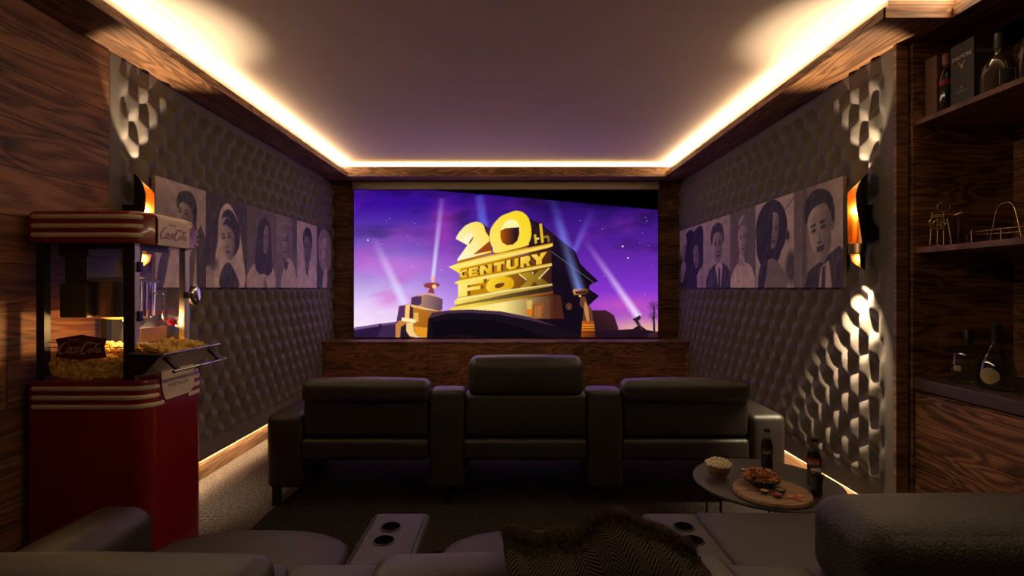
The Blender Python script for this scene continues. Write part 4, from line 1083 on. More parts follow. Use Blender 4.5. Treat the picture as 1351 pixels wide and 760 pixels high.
# cream sign on the front of the marquee
g = G(); V = []; Fc = []
prof = [(mx1 + .004, 1.488), (mx1 + .007, 1.50), (mx1 + .007, 1.598), (mx1 + .002, 1.612), (mx1 - .012, 1.625), (mx1 - .04, 1.630)]
for y in (2.232, 2.45):
    for x, z in prof: V.append((x, y, z))
n = len(prof)
for k in range(n - 1): Fc.append((k, k + n, k + n + 1, k + 1))
sign = mesh('cream_sign', V, Fc, CREAM, root, 'smooth', True)
script_mesh('red_lettering', REDINK, sign, lambda x, y: (mx1 + .0080, 2.245 + x / 270 * .190, 1.570 - y / 90 * .058), wmul=.9)
text_mesh('small_red_lettering', 'DRINK', REDINK, sign, (mx1 + .0078, 2.325, 1.583), (0, 1, 0), (0, 0, 1), .0095, .052)
# little light studs on the far edge of the marquee
for k in range(4): g = G(); g.ell((mx1 - .020, my1 - .008, 1.515 + .027 * k), (.006, .006, .008), 8, 6); g.build('stud', CREAM, root, 'all', True)
# cabinet frame
cx0, cx1, cy0, cy1 = -2.012, -1.598, 2.165, 2.535
zc0, zc1 = .909, 1.491
B('corner_post', cx0, cx0 + .034, cy0, cy0 + .03, zc0, zc1, BLKP, root, world=True)
B('corner_post', cx1 - .046, cx1, cy0, cy0 + .03, zc0, zc1, DKMET, root, world=True)
B('corner_post', cx1 - .03, cx1 + .002, cy1 - .035, cy1, zc0, zc1, STEEL, root, r=.004, world=True)
B('corner_post', cx0, cx0 + .03, cy1 - .03, cy1, zc0, zc1, BLKP, root, world=True)
B('steel_edge', cx1 - .001, cx1 + .003, cy0 + .001, cy0 + .030, zc0, zc1, STEEL, root, world=True)
B('side_pane', cx0 + .034, cx1 - .046, cy0 + .010, cy0 + .013, zc0, zc1, PANE, root, world=True)
B('front_pane', cx1 - .008, cx1 - .005, cy0 + .030, cy1 - .035, zc0 + .09, zc1, PANE, root, world=True)
B('back_pane', cx0 + .03, cx1 - .03, cy1 - .014, cy1 - .011, zc0, zc1, PANE, root, world=True)
B('head_rail', cx0 + .12, cx1 - .02, cy0 + .032, cy0 + .045, zc1 - .022, zc1 - .002, BLKP, root, world=True)
B('head_rail', cx1 - .012, cx1 - .002, cy0 + .03, cy0 + .22, zc1 - .03, zc1 - .001, BLKP, root, world=True)
# hinges
for z in (1.39, 1.18): B('hinge', cx1 + .002, cx1 + .012, cy0 + .012, cy0 + .04, z - .022, z + .022, simple('hinge_blue_black', (.03, .03, .06, 1), .3, .8), root, r=.003, world=True)
# badge on the side pane
bx0, bx1 = (71 - 675.5) / 312, (139 - 675.5) / 312
bz0, bz1 = H - 94.5 / 312, H - 63 / 312
yb = cy0 + .0095
shape = [(0, .14), (.06, .02 + .1), (.5, -.04), (.94, .12), (1, .14), (.965, .36), (.955, .5), (.965, .68), (1, .9), (.94, .93), (.5, 1.04), (.06, .93), (0, .9), (.035, .68), (.045, .5), (.035, .36)]
g = G(); g.prism([(bx0 + (bx1 - bx0) * a, bz1 + (bz0 - bz1) * b) for a, b in shape], lambda u, v, t: (u, t, v), yb, yb - .0012)
badge = g.build('red_badge', simple('badge_red', (.10, .004, .006, 1), .4), root, False, True)
script_mesh('white_lettering', WHITEINK, badge, lambda x, y: (bx0 + .013 + x / 270 * (bx1 - bx0 - .026), yb - .0018, bz1 - .026 - y / 90 * .056), wmul=.9)
text_mesh('small_white_lettering', 'DRINK', WHITEINK, badge, ((bx0 + bx1) / 2 - .03, yb - .0016, bz1 - .018), (1, 0, 0), (0, 0, 1), .008, .046)
for y in (452, 458.5, 465):
    z = H - (y - 380) / 312; B('red_line', cx0 + .036, bx0 + .006, yb - .0006, yb, z - .0016, z + .0016, REDINK, root, world=True); B('red_line', bx1 - .006, cx1 - .048, yb - .0006, yb, z - .0016, z + .0016, REDINK, root, world=True)
PINK = simple('pane_ink', (.55, .03, .02, 1), .5)
# wording on the front pane
xp = cx1 - .0042
text_mesh('pane_lettering', 'ENJOY THAT', PINK, root, (xp, 2.36, 1.226), (0, 1, 0), (0, 0, 1), .012, .15)
text_mesh('pane_lettering', 'Refreshing', PINK, root, (xp, 2.375, 1.187), (0, 1, .05), (0, 0, 1), .032, .16, shear=.45)
text_mesh('pane_lettering', 'NEW', PINK, root, (xp, 2.325, 1.148), (0, 1, 0), (0, 0, 1), .011, .05)
text_mesh('pane_lettering', 'Feeling!', PINK, root, (xp, 2.42, 1.152), (0, 1, .05), (0, 0, 1), .028, .10, shear=.45)
# kettle with motor box, lid plate and stirring rod
kx, ky = -1.775, 2.35
g = G(); g.lathe([(.0, 1.160), (.100, 1.162), (.116, 1.172), (.120, 1.30), (.120, 1.325)], (kx, ky, 0), 32); ket = g.build('kettle', CHROME, root, 'smooth', True)
g = G(); g.lathe([(.128, 1.326), (.130, 1.333), (.120, 1.341), (.03, 1.352), (0, 1.354)], (kx, ky, 0), 32); g.build('kettle_lid', STEEL, ket, 'smooth', True)
g = G(); g.tube([(kx, ky, 1.35), (kx, ky, 1.489)], .010, 10); g.tube([(kx + .05, ky + .02, 1.34), (kx + .03, ky + .02, 1.40), (kx + .02, ky + .02, 1.48)], .005, 8); g.build('hanging_rod', CHROME, root, True, True)
g = G(); g.rbox(-1.965, -1.845, 2.22, 2.42, 1.17, 1.32, .008, 2); g.box(-1.955, -1.86, 2.24, 2.40, 1.32, 1.44); g.box(-1.975, -1.845, 2.23, 2.41, 1.44, 1.489); g.build('motor_box', simple('box_brown', (.05, .045, .035, 1), .5), root, False, True)
g = G(); g.tube(spline([(kx + .10, ky + .02, 1.265), (kx + .135, ky + .03, 1.28), (kx + .148, ky + .035, 1.262), (kx + .148, ky + .036, 1.18), (kx + .148, ky + .05, 1.145), (kx + .150, ky + .08, 1.138)], 5), .0045, 8); crank = g.build('crank_handle', CHROME, root, 'all', True)
REDK = simple('red_knob', (.55, .01, .01, 1), .25, coat=.5); g = G(); g.ell((kx + .150, ky + .098, 1.138), (.022, .022, .018), 16, 10); o = g.build('knob', REDK, crank, 'all', True); o['label'] = 'shiny red knob'
for dy in (-.05, .0, .05): 
    g = G(); g.tube([(kx + .118, ky - .03 + dy * .7, 1.165), (kx + .118, ky - .03 + dy * .7, 1.33)], .005, 8); g.build('kettle_strut', CHROME, ket, True, True)
g = G(); g.box(kx + .10, kx + .112, ky - .055, ky + .115, 1.055, 1.118); g.build('tan_flap', simple('tan_plate', (.42, .24, .07, 1), .5), root, False, True)
# popcorn heap inside the cabinet and in the tray
def kernel(g, x, y, z, s, rr, n=6):
    for k in range(4):
        a = rr.uniform(0, 2 * PI); d = s * .45; g.ell((x + d * math.cos(a), y + d * math.sin(a), z + rr.uniform(-.3, .5) * s), (s * rr.uniform(.5, .75),) * 3, n, 4, .12)
def heap(name, parent, mat, hfun, x0, x1, y0, y1, cnt, s, seed, zfloor):
    rr = random.Random(seed); g = G(); nx, ny = 24, 24; V = []; Fc = []
    for i in range(nx + 1):
        for j in range(ny + 1):
            x = x0 + (x1 - x0) * i / nx; y = y0 + (y1 - y0) * j / ny; V.append((x, y, hfun(x, y) - s * .6))
    for i in range(nx):
        for j in range(ny): a = i * (ny + 1) + j; Fc.append((a, a + ny + 1, a + ny + 2, a + 1))
    g.add(V, Fc)
    for _ in range(cnt):
        x = rr.uniform(x0 + s, x1 - s); y = rr.uniform(y0 + s, y1 - s); kernel(g, x, y, hfun(x, y) + rr.uniform(-.4, .4) * s, s, rr)
    return g, rr
hz = lambda x, y: 1.005 + .02 * math.sin(14 * x + 3) + .02 * math.cos(11 * y) + .035 * max(0, (x + 1.85) / .3)
g, rr = heap('popcorn', root, POPY, hz, cx0 + .035, cx1 - .012, cy0 + .03, cy1 - .03, 300, .017, 3, .93)
for _ in range(190):    # kernels pressed against the side pane
    x = rr.uniform(cx0 + .04, cx1 - .055); z = rr.uniform(.918, 1.0); kernel(g, x, cy0 + .030 + rr.uniform(0, .006), z, .016, rr)
o = g.build('popcorn_heap', POPY, root, True, True); o['kind'] = 'stuff'
g, rr = heap('popcorn', root, POPY, lambda x, y: 1.022 + .025 * min(1, (-1.45 - x) / .12) + .008 * math.sin(30 * y), -1.60, -1.462, 2.165, 2.50, 120, .016, 8, .95)
o = g.build('popcorn_heap', POPY, root, True, True); o['kind'] = 'stuff'

mesh('tray_end_plate', [(-1.598, 2.1385, .937), (-1.54, 2.1385, .937), (-1.452, 2.118, 1.020), (-1.598, 2.130, 1.026), (-1.598, 2.1365, .937), (-1.54, 2.1365, .937), (-1.452, 2.116, 1.020), (-1.598, 2.128, 1.026)], [(0, 1, 2, 3), (7, 6, 5, 4), (0, 4, 5, 1), (1, 5, 6, 2), (2, 6, 7, 3), (3, 7, 4, 0)], BLKP, root, False, True)
# flared steel tray
g = G(); ya, yb2 = 2.135, 2.515
P8 = [(-1.60, ya + .01, .935), (-1.54, ya + .01, .935), (-1.45, ya - .012, 1.022), (-1.60, ya - .0, 1.03)]
Q8 = [(-1.60, yb2 - .01, .935), (-1.54, yb2 - .01, .935), (-1.45, yb2 + .012, 1.022), (-1.60, yb2, 1.03)]
V = P8 + Q8; Fc = [(0, 1, 2, 3), (4, 7, 6, 5), (1, 5, 6, 2), (0, 4, 5, 1)]
tray = mesh('steel_tray', V, Fc, STEEL, root, False, True); md = tray.modifiers.new('solid', 'SOLIDIFY'); md.thickness = .003
g = G(); g.tube([(-1.448, ya - .014, 1.023), (-1.448, yb2 + .02, 1.023)], .0045, 8); g.build('rim', CHROME, tray, True, True)
for y in (ya + .03, yb2 - .04):
    g = G(); g.add([(-1.462, y - .012, 1.012), (-1.462, y + .012, 1.012), (-1.408, y + .012, .958), (-1.408, y - .012, .958), (-1.470, y - .012, 1.002), (-1.470, y + .012, 1.002), (-1.414, y + .012, .949), (-1.414, y - .012, .949)], [(0, 1, 2, 3), (7, 6, 5, 4), (0, 4, 5, 1), (2, 6, 7, 3), (0, 3, 7, 4), (1, 5, 6, 2)]); g.build('handle_arm', DKMET, tray, False, True)
g = G(); g.tube([(-1.408, ya + .0, .952), (-1.408, yb2 + .0, .952)], .006, 10); g.ell((-1.408, ya, .952), (.009,) * 3, 10, 6); g.ell((-1.408, yb2, .952), (.009,) * 3, 10, 6); g.build('handle_bar', CHROME, tray, 'all', True)
# apron plate
g = G(); ap = [(2.225, .935), (2.455, .935), (2.455, .86), (2.445, .825), (2.42, .808), (2.255, .808), (2.24, .83), (2.230, .87)]
g.prism(ap, lambda u, v, t: (t, u, v), mx1 + BX0 + .002, mx1 + BX0 + .005); apron = g.build('cream_apron', CREAM, root, False, True)
B('apron_back', mx1 + BX0 - .02, mx1 + BX0 + .002, 2.235, 2.45, .85, .935, CREAM, apron, world=True)
text_mesh('lettering', 'NOSTALGIA', GREYINK, apron, (mx1 + BX0 + .0054, 2.34, .868), (0, 1, 0), (0, 0, 1), .016, .14)
# door knob
g = G()
for (r0, off) in ((.046, 0),):
    V = []; Fc = []
prof = [(0, 0), (.040, .002), (.048, .010), (.046, .020), (.034, .027), (0, .030)]
n = 28; V = []; Fc = []
for (rr_, h_) in prof:
    for k in range(n): a = 2 * PI * k / n; V.append((cx1 + .035 + h_, 2.500 + rr_ * .8 * math.cos(a), 1.265 + rr_ * 1.1 * math.sin(a)))
for i in range(len(prof) - 1):
    for k in range(n): k2 = (k + 1) % n; Fc.append((i * n + k, i * n + k2, (i + 1) * n + k2, (i + 1) * n + k))
mesh('door_knob', V, Fc, CHROME, root, 'all', True); B('knob_neck', cx1 + .002, cx1 + .037, 2.485, 2.515, 1.25, 1.28, BLKP, root, world=True)
# lamp inside
pl = bpy.data.lights.new('warming_light', 'POINT'); pl.energy = 5; pl.color = (1, .58, .2); pl.shadow_soft_size = .03; po = bpy.data.objects.new('warming_light', pl); COL.objects.link(po); po.location = (kx + .02, ky + .0, 1.125)
g = G(); g.ell((kx - .0, ky + .02, 1.150), (.022, .022, .010), 12, 8); g.build('warming_lamp', PBULB, root, 'all', True)
for z in (.02,): 
    for (x, y) in ((mx0 + .05, my0 + .05), (mx1 - .08, my0 + .08), (mx0 + .05, my1 - .05), (mx1 - .08, my1 - .08)):
        g = G(); g.lathe([(.02, 0.0), (.02, .0125)], (x, y, 0), 12); g.build('foot', BLKP, root, False, True)

# ------------------------------------------------------------------ round side table and snacks
tx, ty, tz = 1.052, 2.12, .50; TR = .286
root = thing('side_table', 'round dark grey side table carrying snacks between the two sofas', 'table', (tx, ty, 0))
g = G(); g.lathe([(0, tz - .014), (TR - .006, tz - .014), (TR, tz - .010), (TR, tz - .003), (TR - .003, tz), (0, tz)], (tx, ty, 0), 72, cap=False); g.build('table_top', TABLE, root, 'smooth', True)
g = G(); g.tube([(tx + (TR - .03) * math.cos(a), ty + (TR - .03) * math.sin(a), .0065) for a in [2 * PI * k / 48 for k in range(48)]], .006, 8, True); g.build('base_ring', BLACK, root, 'all', True)
for k in range(5):
    a = math.radians(205 + 72 * k); g = G(); g.tube([(tx + (TR - .03) * math.cos(a), ty + (TR - .03) * math.sin(a), .0065), (tx + (TR - .03) * math.cos(a), ty + (TR - .03) * math.sin(a), tz - .013)], .005, 8); g.build('leg', BLACK, root, True, True)
def onz(px, py, z): Y = F * (H - z) / (py - 380.); return ((px - 675.5) * Y / F, Y)
bz = tz + .0005
def bowl(name, label, px, py, R_, h_, mat, z=bz, cat='bowl', foot=.5):
    x, y = onz(px, py, z); o = thing(name, label, cat, (x, y, z))
    g = G(); prof = [(0, .001), (R_ * foot, 0), (R_ * foot * 1.05, .004), (R_ * (foot + .2), h_ * .25), (R_ * .93, h_ * .65), (R_, h_ - .002), (R_ - .002, h_), (R_ - .005, h_ - .001), (R_ * .88, h_ * .65), (R_ * (foot + .12), h_ * .28), (R_ * foot * .8, h_ * .16), (0, h_ * .13)]
    g.lathe(prof, (0, 0, 0), 40, cap=False); g.build('bowl_body', mat, o, 'smooth'); return o, x, y
o, x, y = bowl('snack_bowl', 'small wooden bowl heaped with white popcorn on the round side table', 948, 630, .052, .060, BOWLW)
g = G(); rr = random.Random(5)
for k in range(260):
    r_ = .050 * math.sqrt(rr.random()); a = rr.uniform(0, 2 * PI); kernel(g, r_ * math.cos(a), r_ * math.sin(a), .058 + .022 * (1 - (r_ / .05) ** 2) * rr.uniform(.3, 1), .0068, rr)
p = g.build('popcorn', simple('popcorn_white', (.72, .60, .42, 1), .85, var=.25, bscale=80), o, True); p['kind'] = 'stuff'
# board
x, y = onz(1018, 647, tz + .016); bo = G(); bo.lathe([(0, 0), (.137, 0), (.141, .004), (.141, .013), (.138, .017), (0, .017)], (0, 0, 0), 64, cap=False); ob = bo.build('serving_board', BOARD, None, 'smooth'); ob.location = (x, y, bz); tag(ob, 'round pale wooden serving board under the chips and dips on the side table', 'board')
zb = bz + .0175
o, x, y = bowl('snack_bowl', 'dark bowl piled with orange chips on the round wooden board', 1004, 640, .072, .036, BOWLD, zb, foot=.45)
g = G(); rr = random.Random(9)
for k in range(170):
    r_ = .062 * math.sqrt(rr.random()); a = rr.uniform(0, 2 * PI); cx_, cy_ = r_ * math.cos(a), r_ * math.sin(a); cz = .030 + .030 * (1 - (r_ / .068) ** 2) * rr.uniform(.3, 1)
    R3 = Matrix.Rotation(rr.uniform(0, 6.28), 3, 'Z') @ Matrix.Rotation(rr.uniform(-.9, .9), 3, 'X') @ Matrix.Rotation(rr.uniform(-.7, .7), 3, 'Y'); s = rr.uniform(.012, .02)
    P3 = [R3 @ Vector(v) for v in ((-s, -s * .55, 0), (s, -s * .5, .002), (0, s, .001), (-s, -s * .55, .0014), (s, -s * .5, .0034), (0, s, .0024))]
    g.add([(v.x + cx_, v.y + cy_, v.z + cz) for v in P3], [(0, 2, 1), (3, 4, 5), (0, 1, 4, 3), (1, 2, 5, 4), (2, 0, 3, 5)])
p = g.build('chips', CHIP, o); p['kind'] = 'stuff'
def dip(px, py, col, label, R_=.019, z=zb):
    o, x, y = bowl('dip_bowl', label, px, py, R_, .014, BOWLD, z); g = G(); g.lathe([(0, .0125), (R_ * .5, .0135), (R_ * .86, .0120)], (0, 0, 0), 20, cap=False); q = g.build('dip', simple('dip_' + col[0], col[1], .4), o, 'all'); 
dip(1008.5, 651, ('yellow', (.62, .30, .05, 1)), 'tiny bowl of yellow cheese dip on the wooden board')
dip(1030, 650, ('green', (.20, .30, .03, 1)), 'tiny bowl of green dip on the wooden board')
dip(1026, 656, ('red', (.42, .02, .01, 1)), 'tiny bowl of red salsa on the wooden board, nearest the viewer')
dip(982.5, 623, ('white', (.55, .48, .40, 1)), 'tiny bowl of white dip behind the chips bowl', .017, bz)
rr = random.Random(12)
for k, (px, py, lb) in enumerate(((1044, 656, 'single orange chip lying leftmost on the bare side of the board'), (1052, 659.5, 'single reddish chip lying nearest the viewer on the board'), (1056, 655, 'single chip lying nearest the board edge by the cola glass'))):
    x, y = onz(px, py, zb); s = .018; g = G(); g.add([(-s, -s * .6, .001), (s, -s * .5, .004), (0, s, .001), (-s, -s * .6, .0024), (s, -s * .5, .0054), (0, s, .0024)], [(0, 2, 1), (3, 4, 5), (0, 1, 4, 3), (1, 2, 5, 4), (2, 0, 3, 5)])
    c = g.build('tortilla_chip', simple('loose_chip_%d' % k, [(.5, .2, .03, 1), (.42, .05, .02, 1), (.55, .24, .04, 1)][k], .6)); c.location = (x, y, zb); c.rotation_euler = (0, 0, k * 1.3); tag(c, lb, 'chip', 'loose chips on the board')
def cola(px, py, h_, label, band_):
    x, y = onz(px, py, tz); o = thing('cola_bottle', label, 'bottle', (x, y, bz)); k = h_ / .195
    pr = [(0, .002), (.024, 0), (.0275, .006), (.0285, .03), (.0262, .055), (.0278, .085), (.0288, .105), (.026, .125), (.019, .145), (.0135, .162), (.0118, .182), (.0128, .188)]
    pr = [(a * k, b * k) for a, b in pr]
    g = G(); g.lathe([(a * .93, b + .002) for a, b in pr[:9]] + [(0, pr[8][1])], n=28, cap=False); g.build('drink', COLA, o, 'smooth')
    g = G(); g.lathe(pr, n=32, cap=False); g.build('bottle_body', BOTTLE, o, 'smooth')
    g = G(); g.lathe([(.0142 * k, .184 * k), (.0145 * k, .188 * k), (.0135 * k, .197 * k), (0, .198 * k)], n=24, cap=False); g.build('cap', DKMET, o, 'smooth')
    if band_:
        g = G(); V = []; Fc = []
        for i in range(29):
            a = 2 * PI * i / 28; V += [(.0292 * k * math.cos(a), .0292 * k * math.sin(a), .088 * k), (.0293 * k * math.cos(a), .0293 * k * math.sin(a), .118 * k)]
            if i: q = 2 * i; Fc.append((q - 2, q, q + 1, q - 1))
        lab = mesh('label_band', V, Fc, simple('label_red', (.28, .01, .02, 1), .5), o, 'all')
        a0 = math.atan2(-y, -x)
        def fn(u, v): a = a0 - .75 + u / 270 * 1.5; return (x + .0298 * k * math.cos(a), y + .0298 * k * math.sin(a), bz + (.114 - v / 90 * .022) * k)
        script_mesh('lettering', WHITEINK, lab, fn, wmul=1.0, k=3)
    else:
        a0 = math.atan2(-y, -x)
        def fn(u, v): a = a0 - .7 + u / 270 * 1.4; return (x + .0284 * k * math.cos(a), y + .0284 * k * math.sin(a), bz + (.100 - v / 90 * .02) * k)
        script_mesh('lettering', WHITEINK, o, fn, wmul=.7, k=3)
cola(1012, 619, .175, 'glass cola bottle standing behind the chips bowl on the side table', False)
cola(1074, 640, .188, 'glass cola bottle with a red label standing behind the cola glass', True)
x, y = onz(1077.5, 653, tz); o = thing('cola_glass', 'bell shaped glass of cola with ice at the right edge of the side table', 'glass', (x, y, bz))
pr = [(0, .001), (.020, 0), (.022, .004), (.0195, .02), (.021, .05), (.0265, .075), (.0285, .095), (.0265, .112), (.0262, .122)]
g = G(); g.lathe([(a * .92, b + .003) for a, b in pr[:6]] + [(0, .0785)], n=28, cap=False); g.build('drink', COLA, o, 'smooth')
g = G(); g.lathe(pr, n=32, cap=False); g.build('glass_body', BOTTLE, o, 'smooth')
ICE = simple('ice', (.35, .30, .26, 1), .15, spec=.8)
for k in range(3):
    V, Fc = rbox(-.009, .009, -.009, .009, -.008, .008, .003, 2, m=2); R3 = Matrix.Rotation(k * 1.1 + .3, 3, 'Z') @ Matrix.Rotation(.5 + k, 3, 'X'); dx, dy = [(.008, .004), (-.010, .003), (.0, -.010)][k]
    g = G(); g.add([tuple(R3 @ Vector(v) + Vector((dx, dy, .086 + .004 * k))) for v in V], Fc); g.build('ice_cube', ICE, o, 'all')

# ------------------------------------------------------------------ bar shelving, right
YB0 = -.45
root = thing('shelf_unit', 'tall dark wooden bar shelving with two open shelves on the right wall', 'shelving', (2.25, 1.0, .86))
B('back_panel', 2.50, 2.518, YB0, 2.60, .86, ZS - .002, PLYY, root, world=True)
B('side_panel', 1.998, 2.498, 2.552, 2.598, 0.0, ZS - .002, PLYX, root, world=True)
B('side_panel', 1.998, 2.498, YB0, YB0 + .03, .86, ZS - .002, PLYX, root, world=True)
B('shelf', 2.0, 2.498, YB0 + .03, 2.550, 2.105, 2.128, SHELFW, root, world=True)
B('shelf', 2.0, 2.498, YB0 + .03, 2.550, 1.473, 1.499, SHELFW, root, world=True)
root = thing('base_cabinet', 'dark grained wooden base cabinet under the bar counter on the right', 'cabinet', (2.25, 1.0, 0))
B('carcass', 2.03, 2.518, YB0, 2.550, .0, .785, PLYY, root, world=True)
y = 2.548
while y > YB0 + .3: B('door', 2.004, 2.028, y - .56, y - .004, .02, .780, PLYY, root, world=True); y -= .565
tag(B('counter_top', 1.998, 2.498, YB0 + .03, 2.550, .798, .8555, simple('counter_brown', (.085, .060, .055, 1), .45, bump=.1, bscale=40), None, r=.003), 'dark brown bar counter slab under the two clear bottles', 'counter')
# boxes
def at(px, X): Y = F * X / (px - 675.5); return Y
zt = 2.1285
o = tag(B('bottle_box', 2.052, 2.122, 2.474, 2.543, zt, 2.428, simple('box_plain', (.20, .105, .08, 1), .5), None), 'plain brown bottle box at the far end of the top bar shelf', 'box')
o = thing('whisky_box', 'black whisky gift box with gold stag head and silver name on the top bar shelf', 'box', (2.11, 2.333, zt))
BX = simple('box_black', (.030, .027, .026, 1), .5)
B('box_body', 2.05, 2.172, 2.272, 2.394, zt, 2.42, BX, o, r=.0015, world=True, smooth=False); SIL = simple('silver_ink', (.62, .56, .48, 1), .4); GLD = simple('gold_ink', (.55, .40, .18, 1), .35)
text_mesh('silver_lettering', 'DALMORE', SIL, o, (2.0494, 2.333, 2.356), (0, -1, 0), (0, 0, 1), .017, .100, thick=.0006)
text_mesh('gold_lettering', 'DALMORE', GLD, o, (2.111, 2.2714, 2.356), (1, 0, 0), (0, 0, 1), .015, .098, thick=.0006)
g = G(); st = []
def stag(u, v): return (2.0489, 2.333 - u * .001, 2.318 + v * .001)
g.prism([(-5, 6), (5, 6), (4, -4), (1.6, -14), (-1.6, -14), (-4, -4)], lambda u, v, t: (2.0494 - t, 2.333 - u * .001, 2.312 + v * .001), 0, .0006)
stag_head = g.build('stag_emblem', GLD, o, False, True)
ant = [([(-3, 5), (-9, 10), (-14, 17), (-15, 26)], [3, 3, 2, .5]), ([(-9, 10), (-8, 18)], [2, .5]), ([(-14, 17), (-20, 20)], [2, .5]), ([(3, 5), (9, 10), (14, 17), (15, 26)], [3, 3, 2, .5]), ([(9, 10), (8, 18)], [2, .5]), ([(14, 17), (20, 20)], [2, .5]), ([(-5, 4), (-11, 4)], [3, 1]), ([(5, 4), (11, 4)], [3, 1])]
script_mesh('antlers', GLD, stag_head, lambda a, b: (2.0488, 2.333 - a * .001, 2.312 + b * .001), ant, 3)
text_mesh('small_lettering', '12', SIL, o, (2.0494, 2.333, 2.215), (0, -1, 0), (0, 0, 1), .010, .012)
text_mesh('small_lettering', 'HIGHLAND SINGLE MALT', SIL, o, (2.0494, 2.333, 2.198), (0, -1, 0), (0, 0, 1), .005, .055)
def bottle(name, label, x, y, z, prof, mat, cap, capmat, lab=None, liquid=None, cat='bottle'):
    o = thing(name, label, cat, (x, y, z)); g = G(); g.lathe(prof, n=40, cap=False); g.build('glass_body', mat, o, 'smooth')
    g = G(); g.lathe(cap, n=28, cap=False); g.build('stopper', capmat, o, 'smooth')
    if liquid: g = G(); g.lathe(liquid[0], n=32, cap=False); g.build('drink', liquid[1], o, 'smooth')
    if lab:
        a0 = math.atan2(-y, -x) + lab[5]; V = []; Fc = []; n = 20
        for i in range(n + 1):
            a = a0 - lab[3] + 2 * lab[3] * i / n; s = abs(2 * i / n - 1); zl = lab[1] + (lab[6] * s ** 2 if len(lab) > 6 else 0); zh = lab[2] - (lab[6] * s ** 2 if len(lab) > 6 else 0)
            V += [(lab[0] * math.cos(a), lab[0] * math.sin(a), zl), (lab[0] * math.cos(a), lab[0] * math.sin(a), zh)]
            if i: q = 2 * i; Fc.append((q - 2, q, q + 1, q - 1))
        mesh('paper_label', V, Fc, lab[4], o, 'all')
    return o
PAPER = simple('label_cream', (.34, .27, .13, 1), .7); DGL = simple('dark_bottle', (.012, .010, .006, 1), .12, spec=.7, coat=.4)
x = 2.075; y = at(1248.5, x)
bottle('slim_bottle', 'slim dark bottle with a red band between the plain box and the black box', x, y, zt, [(0, .002), (.030, 0), (.033, .005), (.033, .17), (.028, .195), (.014, .215), (.013, .25)], DGL, [(.0145, .235), (.015, .238), (.015, .285), (.013, .288), (0, .288)], simple('capsule_pink', (.35, .17, .13, 1), .4), (.0336, .135, .160, .9, REDINK, 0))
x = 2.075; y = at(1318, x); 
DEC = simple('decanter_brown', (.040, .028, .014, 1), .12, spec=.7, coat=.5)
dc = bottle('decanter', 'round shouldered whisky bottle with dark stopper before the black gift box', x, y, zt, [(0, .002), (.058, 0), (.062, .005), (.062, .085), (.057, .115), (.040, .145), (.020, .162), (.015, .175), (.015, .20)], DEC, [(.017, .19), (.0175, .193), (.0175, .212), (.0185, .216), (.0175, .22), (.0175, .25), (.016, .256), (0, .257)], BLKP, (.0628, .02, .085, .42, simple('label_dark', (.03, .024, .018, 1), .5), .45))
em = G(); em.V = []; em.F = []
a0 = math.atan2(-y, -x) + .45
g = G(); g.tube([(.0634 * math.cos(a0 + s), .0634 * math.sin(a0 + s), z) for s, z in ((-.42, .02), (-.42, .085), (-.2, .085), (0, .085), (.2, .085), (.42, .085), (.42, .02), (.2, .02), (0, .02), (-.2, .02))], .0008, 5, True); g.build('silver_border', SIL, dc, True)
x = 2.075; y = at(1366, x)
bottle('champagne_bottle', 'dark champagne bottle with a pale shield label at the right edge of the top shelf', x, y, zt, [(0, .002), (.045, 0), (.050, .006), (.050, .11), (.042, .16), (.022, .20), (.016, .23), (.016, .25)], DGL, [(.018, .215), (.0185, .22), (.018, .27), (.016, .276), (0, .276)], GOLD, (.0506, .03, .115, .95, PAPER, .35, .03))
zc = .8562
x = 2.13; y = at(1277.5, x)
bt = bottle('clear_bottle', 'clear square shouldered glass bottle with black stopper, far one on the bar counter', x, y, zc, [(0, .004), (.062, 0), (.067, .004), (.067, .125), (.062, .142), (.035, .160), (.018, .176), (.0165, .20)], BOTTLE, [(.0185, .186), (.019, .19), (.019, .245), (.017, .249), (0, .249)], BLKP, (.0676, .06, .085, .22, PAPER, -.6))
x = 2.13; y = at(1315, x)
bottle('clear_bottle', 'sloping shouldered glass bottle with a shield label, near one on the bar counter', x, y, zc, [(0, .004), (.058, 0), (.064, .004), (.064, .075), (.056, .12), (.036, .165), (.020, .200), (.0155, .225)], glass('smoky_glass', alpha=.07, tint=(.62, .60, .52, 1)), [(.0185, .205), (.019, .21), (.018, .27), (.0195, .274), (.0185, .285), (0, .286)], BLKP, (.0648, .026, .098, .55, PAPER, -.40, .025))
# cocktail tool stand
zs = 1.4995; x = 2.08; y = at(1245, x)
root = thing('bar_tool_stand', 'brass bar tools hanging on a small stand on the middle shelf', 'bar tools', (x, y, zs))
g = G(); g.lathe([(0, 0), (.040, 0), (.040, .005), (0, .006)], (0, 0, 0), 28, cap=False); g.build('stand_base', BRASS, root, 'smooth')
g = G(); g.tube([(0, 0, .004), (0, 0, .168)], .003, 8); g.build('stand_pole', BRASS, root, True)
lx = Vector((y, -x, 0)).normalized()      # screen-right direction
def sp(a, z, d=0): return (lx.x * a - d * .7, lx.y * a - d * .7, z)
g = G(); g.tube([sp(.024 * math.cos(t), .192 + .024 * math.sin(t)) for t in [2 * PI * k / 24 for k in range(24)]], .0022, 6, True); g.build('top_ring', BRASS, root, 'all')
g = G(); g.tube([sp(-.045, .155), sp(.06, .152)], .0022, 6); g.build('cross_bar', BRASS, root, True)
for a0, a1, z0_, z1_, m_, nm in ((-.042, -.050, .168, .012, STEEL, 'tongs_arm'), (.014, .030, .135, .010, STEEL, 'tongs_arm'), (-.022, -.022, .150, .010, BRASS, 'spoon_handle')):
    g = G(); g.tube([sp(a0, z0_, .008), sp(a1, z1_, .008)], .0028, 8); g.build(nm, m_, root, True)
g = G(); V = []
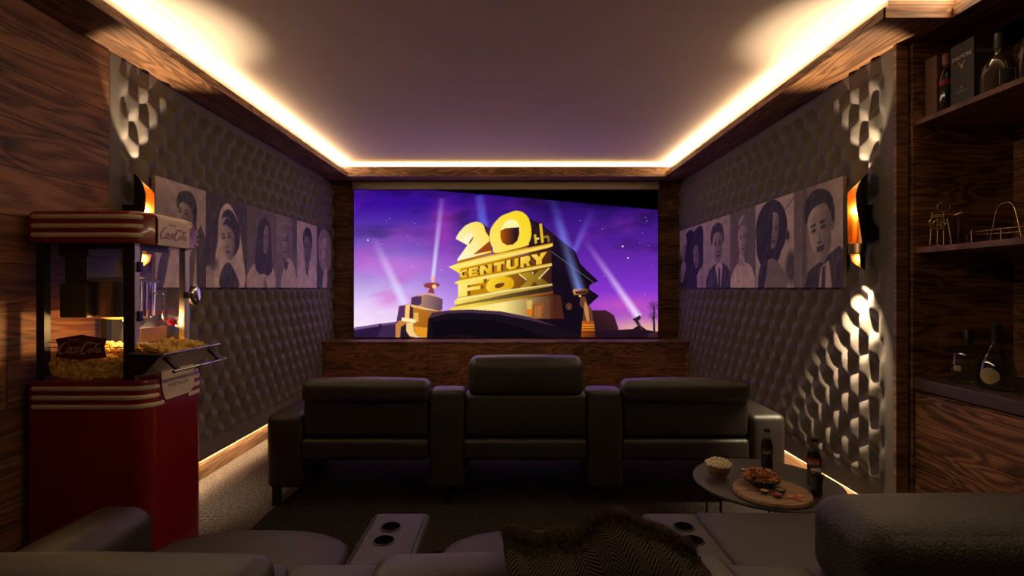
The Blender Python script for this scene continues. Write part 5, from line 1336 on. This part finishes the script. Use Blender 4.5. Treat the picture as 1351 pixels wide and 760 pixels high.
g.tube([sp(-.022 + .030 * math.cos(t), .115 + .030 * math.sin(t), .012) for t in [2 * PI * k / 28 for k in range(28)]], .004, 6, True)
for k in range(8): t = 2 * PI * k / 8; g.tube([sp(-.022 + .028 * math.cos(t), .115 + .028 * math.sin(t), .012), sp(-.022 + .015 * math.cos(t), .115 + .015 * math.sin(t), .012)], .002, 5)
g.tube([sp(-.022 + .014 * math.cos(t), .115 + .014 * math.sin(t), .012) for t in [2 * PI * k / 20 for k in range(20)]], .003, 6, True); g.build('strainer', BRASS, root, 'all')
g = G(); g.tube([sp(.035, .146, .01), sp(.055, .151, .01), sp(.085, .158, .01)], [.007, .010, .013], 12); g.build('jigger', BRASS, root, 'all')
g = G(); g.tube([sp(.058, .004, .0), sp(.058, .135, .0)], .009, 10); g.build('corkscrew_grip', simple('dark_wood_grip', (.05, .02, .012, 1), .5), root, 'all')
# brass gallery tray
xt, yt_ = 2.15, 2.20
root = thing('gallery_tray', 'oval brass railed tray with a tall handle at the right of the middle shelf', 'tray', (xt, yt_, zs))
ov = lambda t, z, k=1: (.095 * k * math.cos(t), .20 * k * math.sin(t), z)
g = G(); pl = [ov(2 * PI * k / 48, .004) for k in range(48)]; g.add(pl + [(a, b, .0005) for a, b, c in pl], [tuple(range(48)), tuple(range(95, 47, -1))] + [(k, (k + 1) % 48, 48 + (k + 1) % 48, 48 + k)[::-1] for k in range(48)]); g.build('tray_plate', BRASS, root)
g = G(); g.tube([ov(2 * PI * k / 48, .050) for k in range(48)], .0028, 6, True); g.build('rail', BRASS, root, 'all')
for k in range(8): t = 2 * PI * (k + .3) / 8; g = G(); g.tube([ov(t, .003), ov(t, .062 if k % 2 else .05)], .0026, 6); g.build('rail_post', BRASS, root, True)
for s in (-1,):
    g = G(); g.tube(spline([(-.03, .07, .004), (-.03, .055, .08), (-.03, .035, .150), (-.03, 0, .168), (-.03, -.035, .150), (-.03, -.055, .08), (-.03, -.07, .004)], 5), .0022, 6); g.build('tall_handle', BRASS, root, 'all')
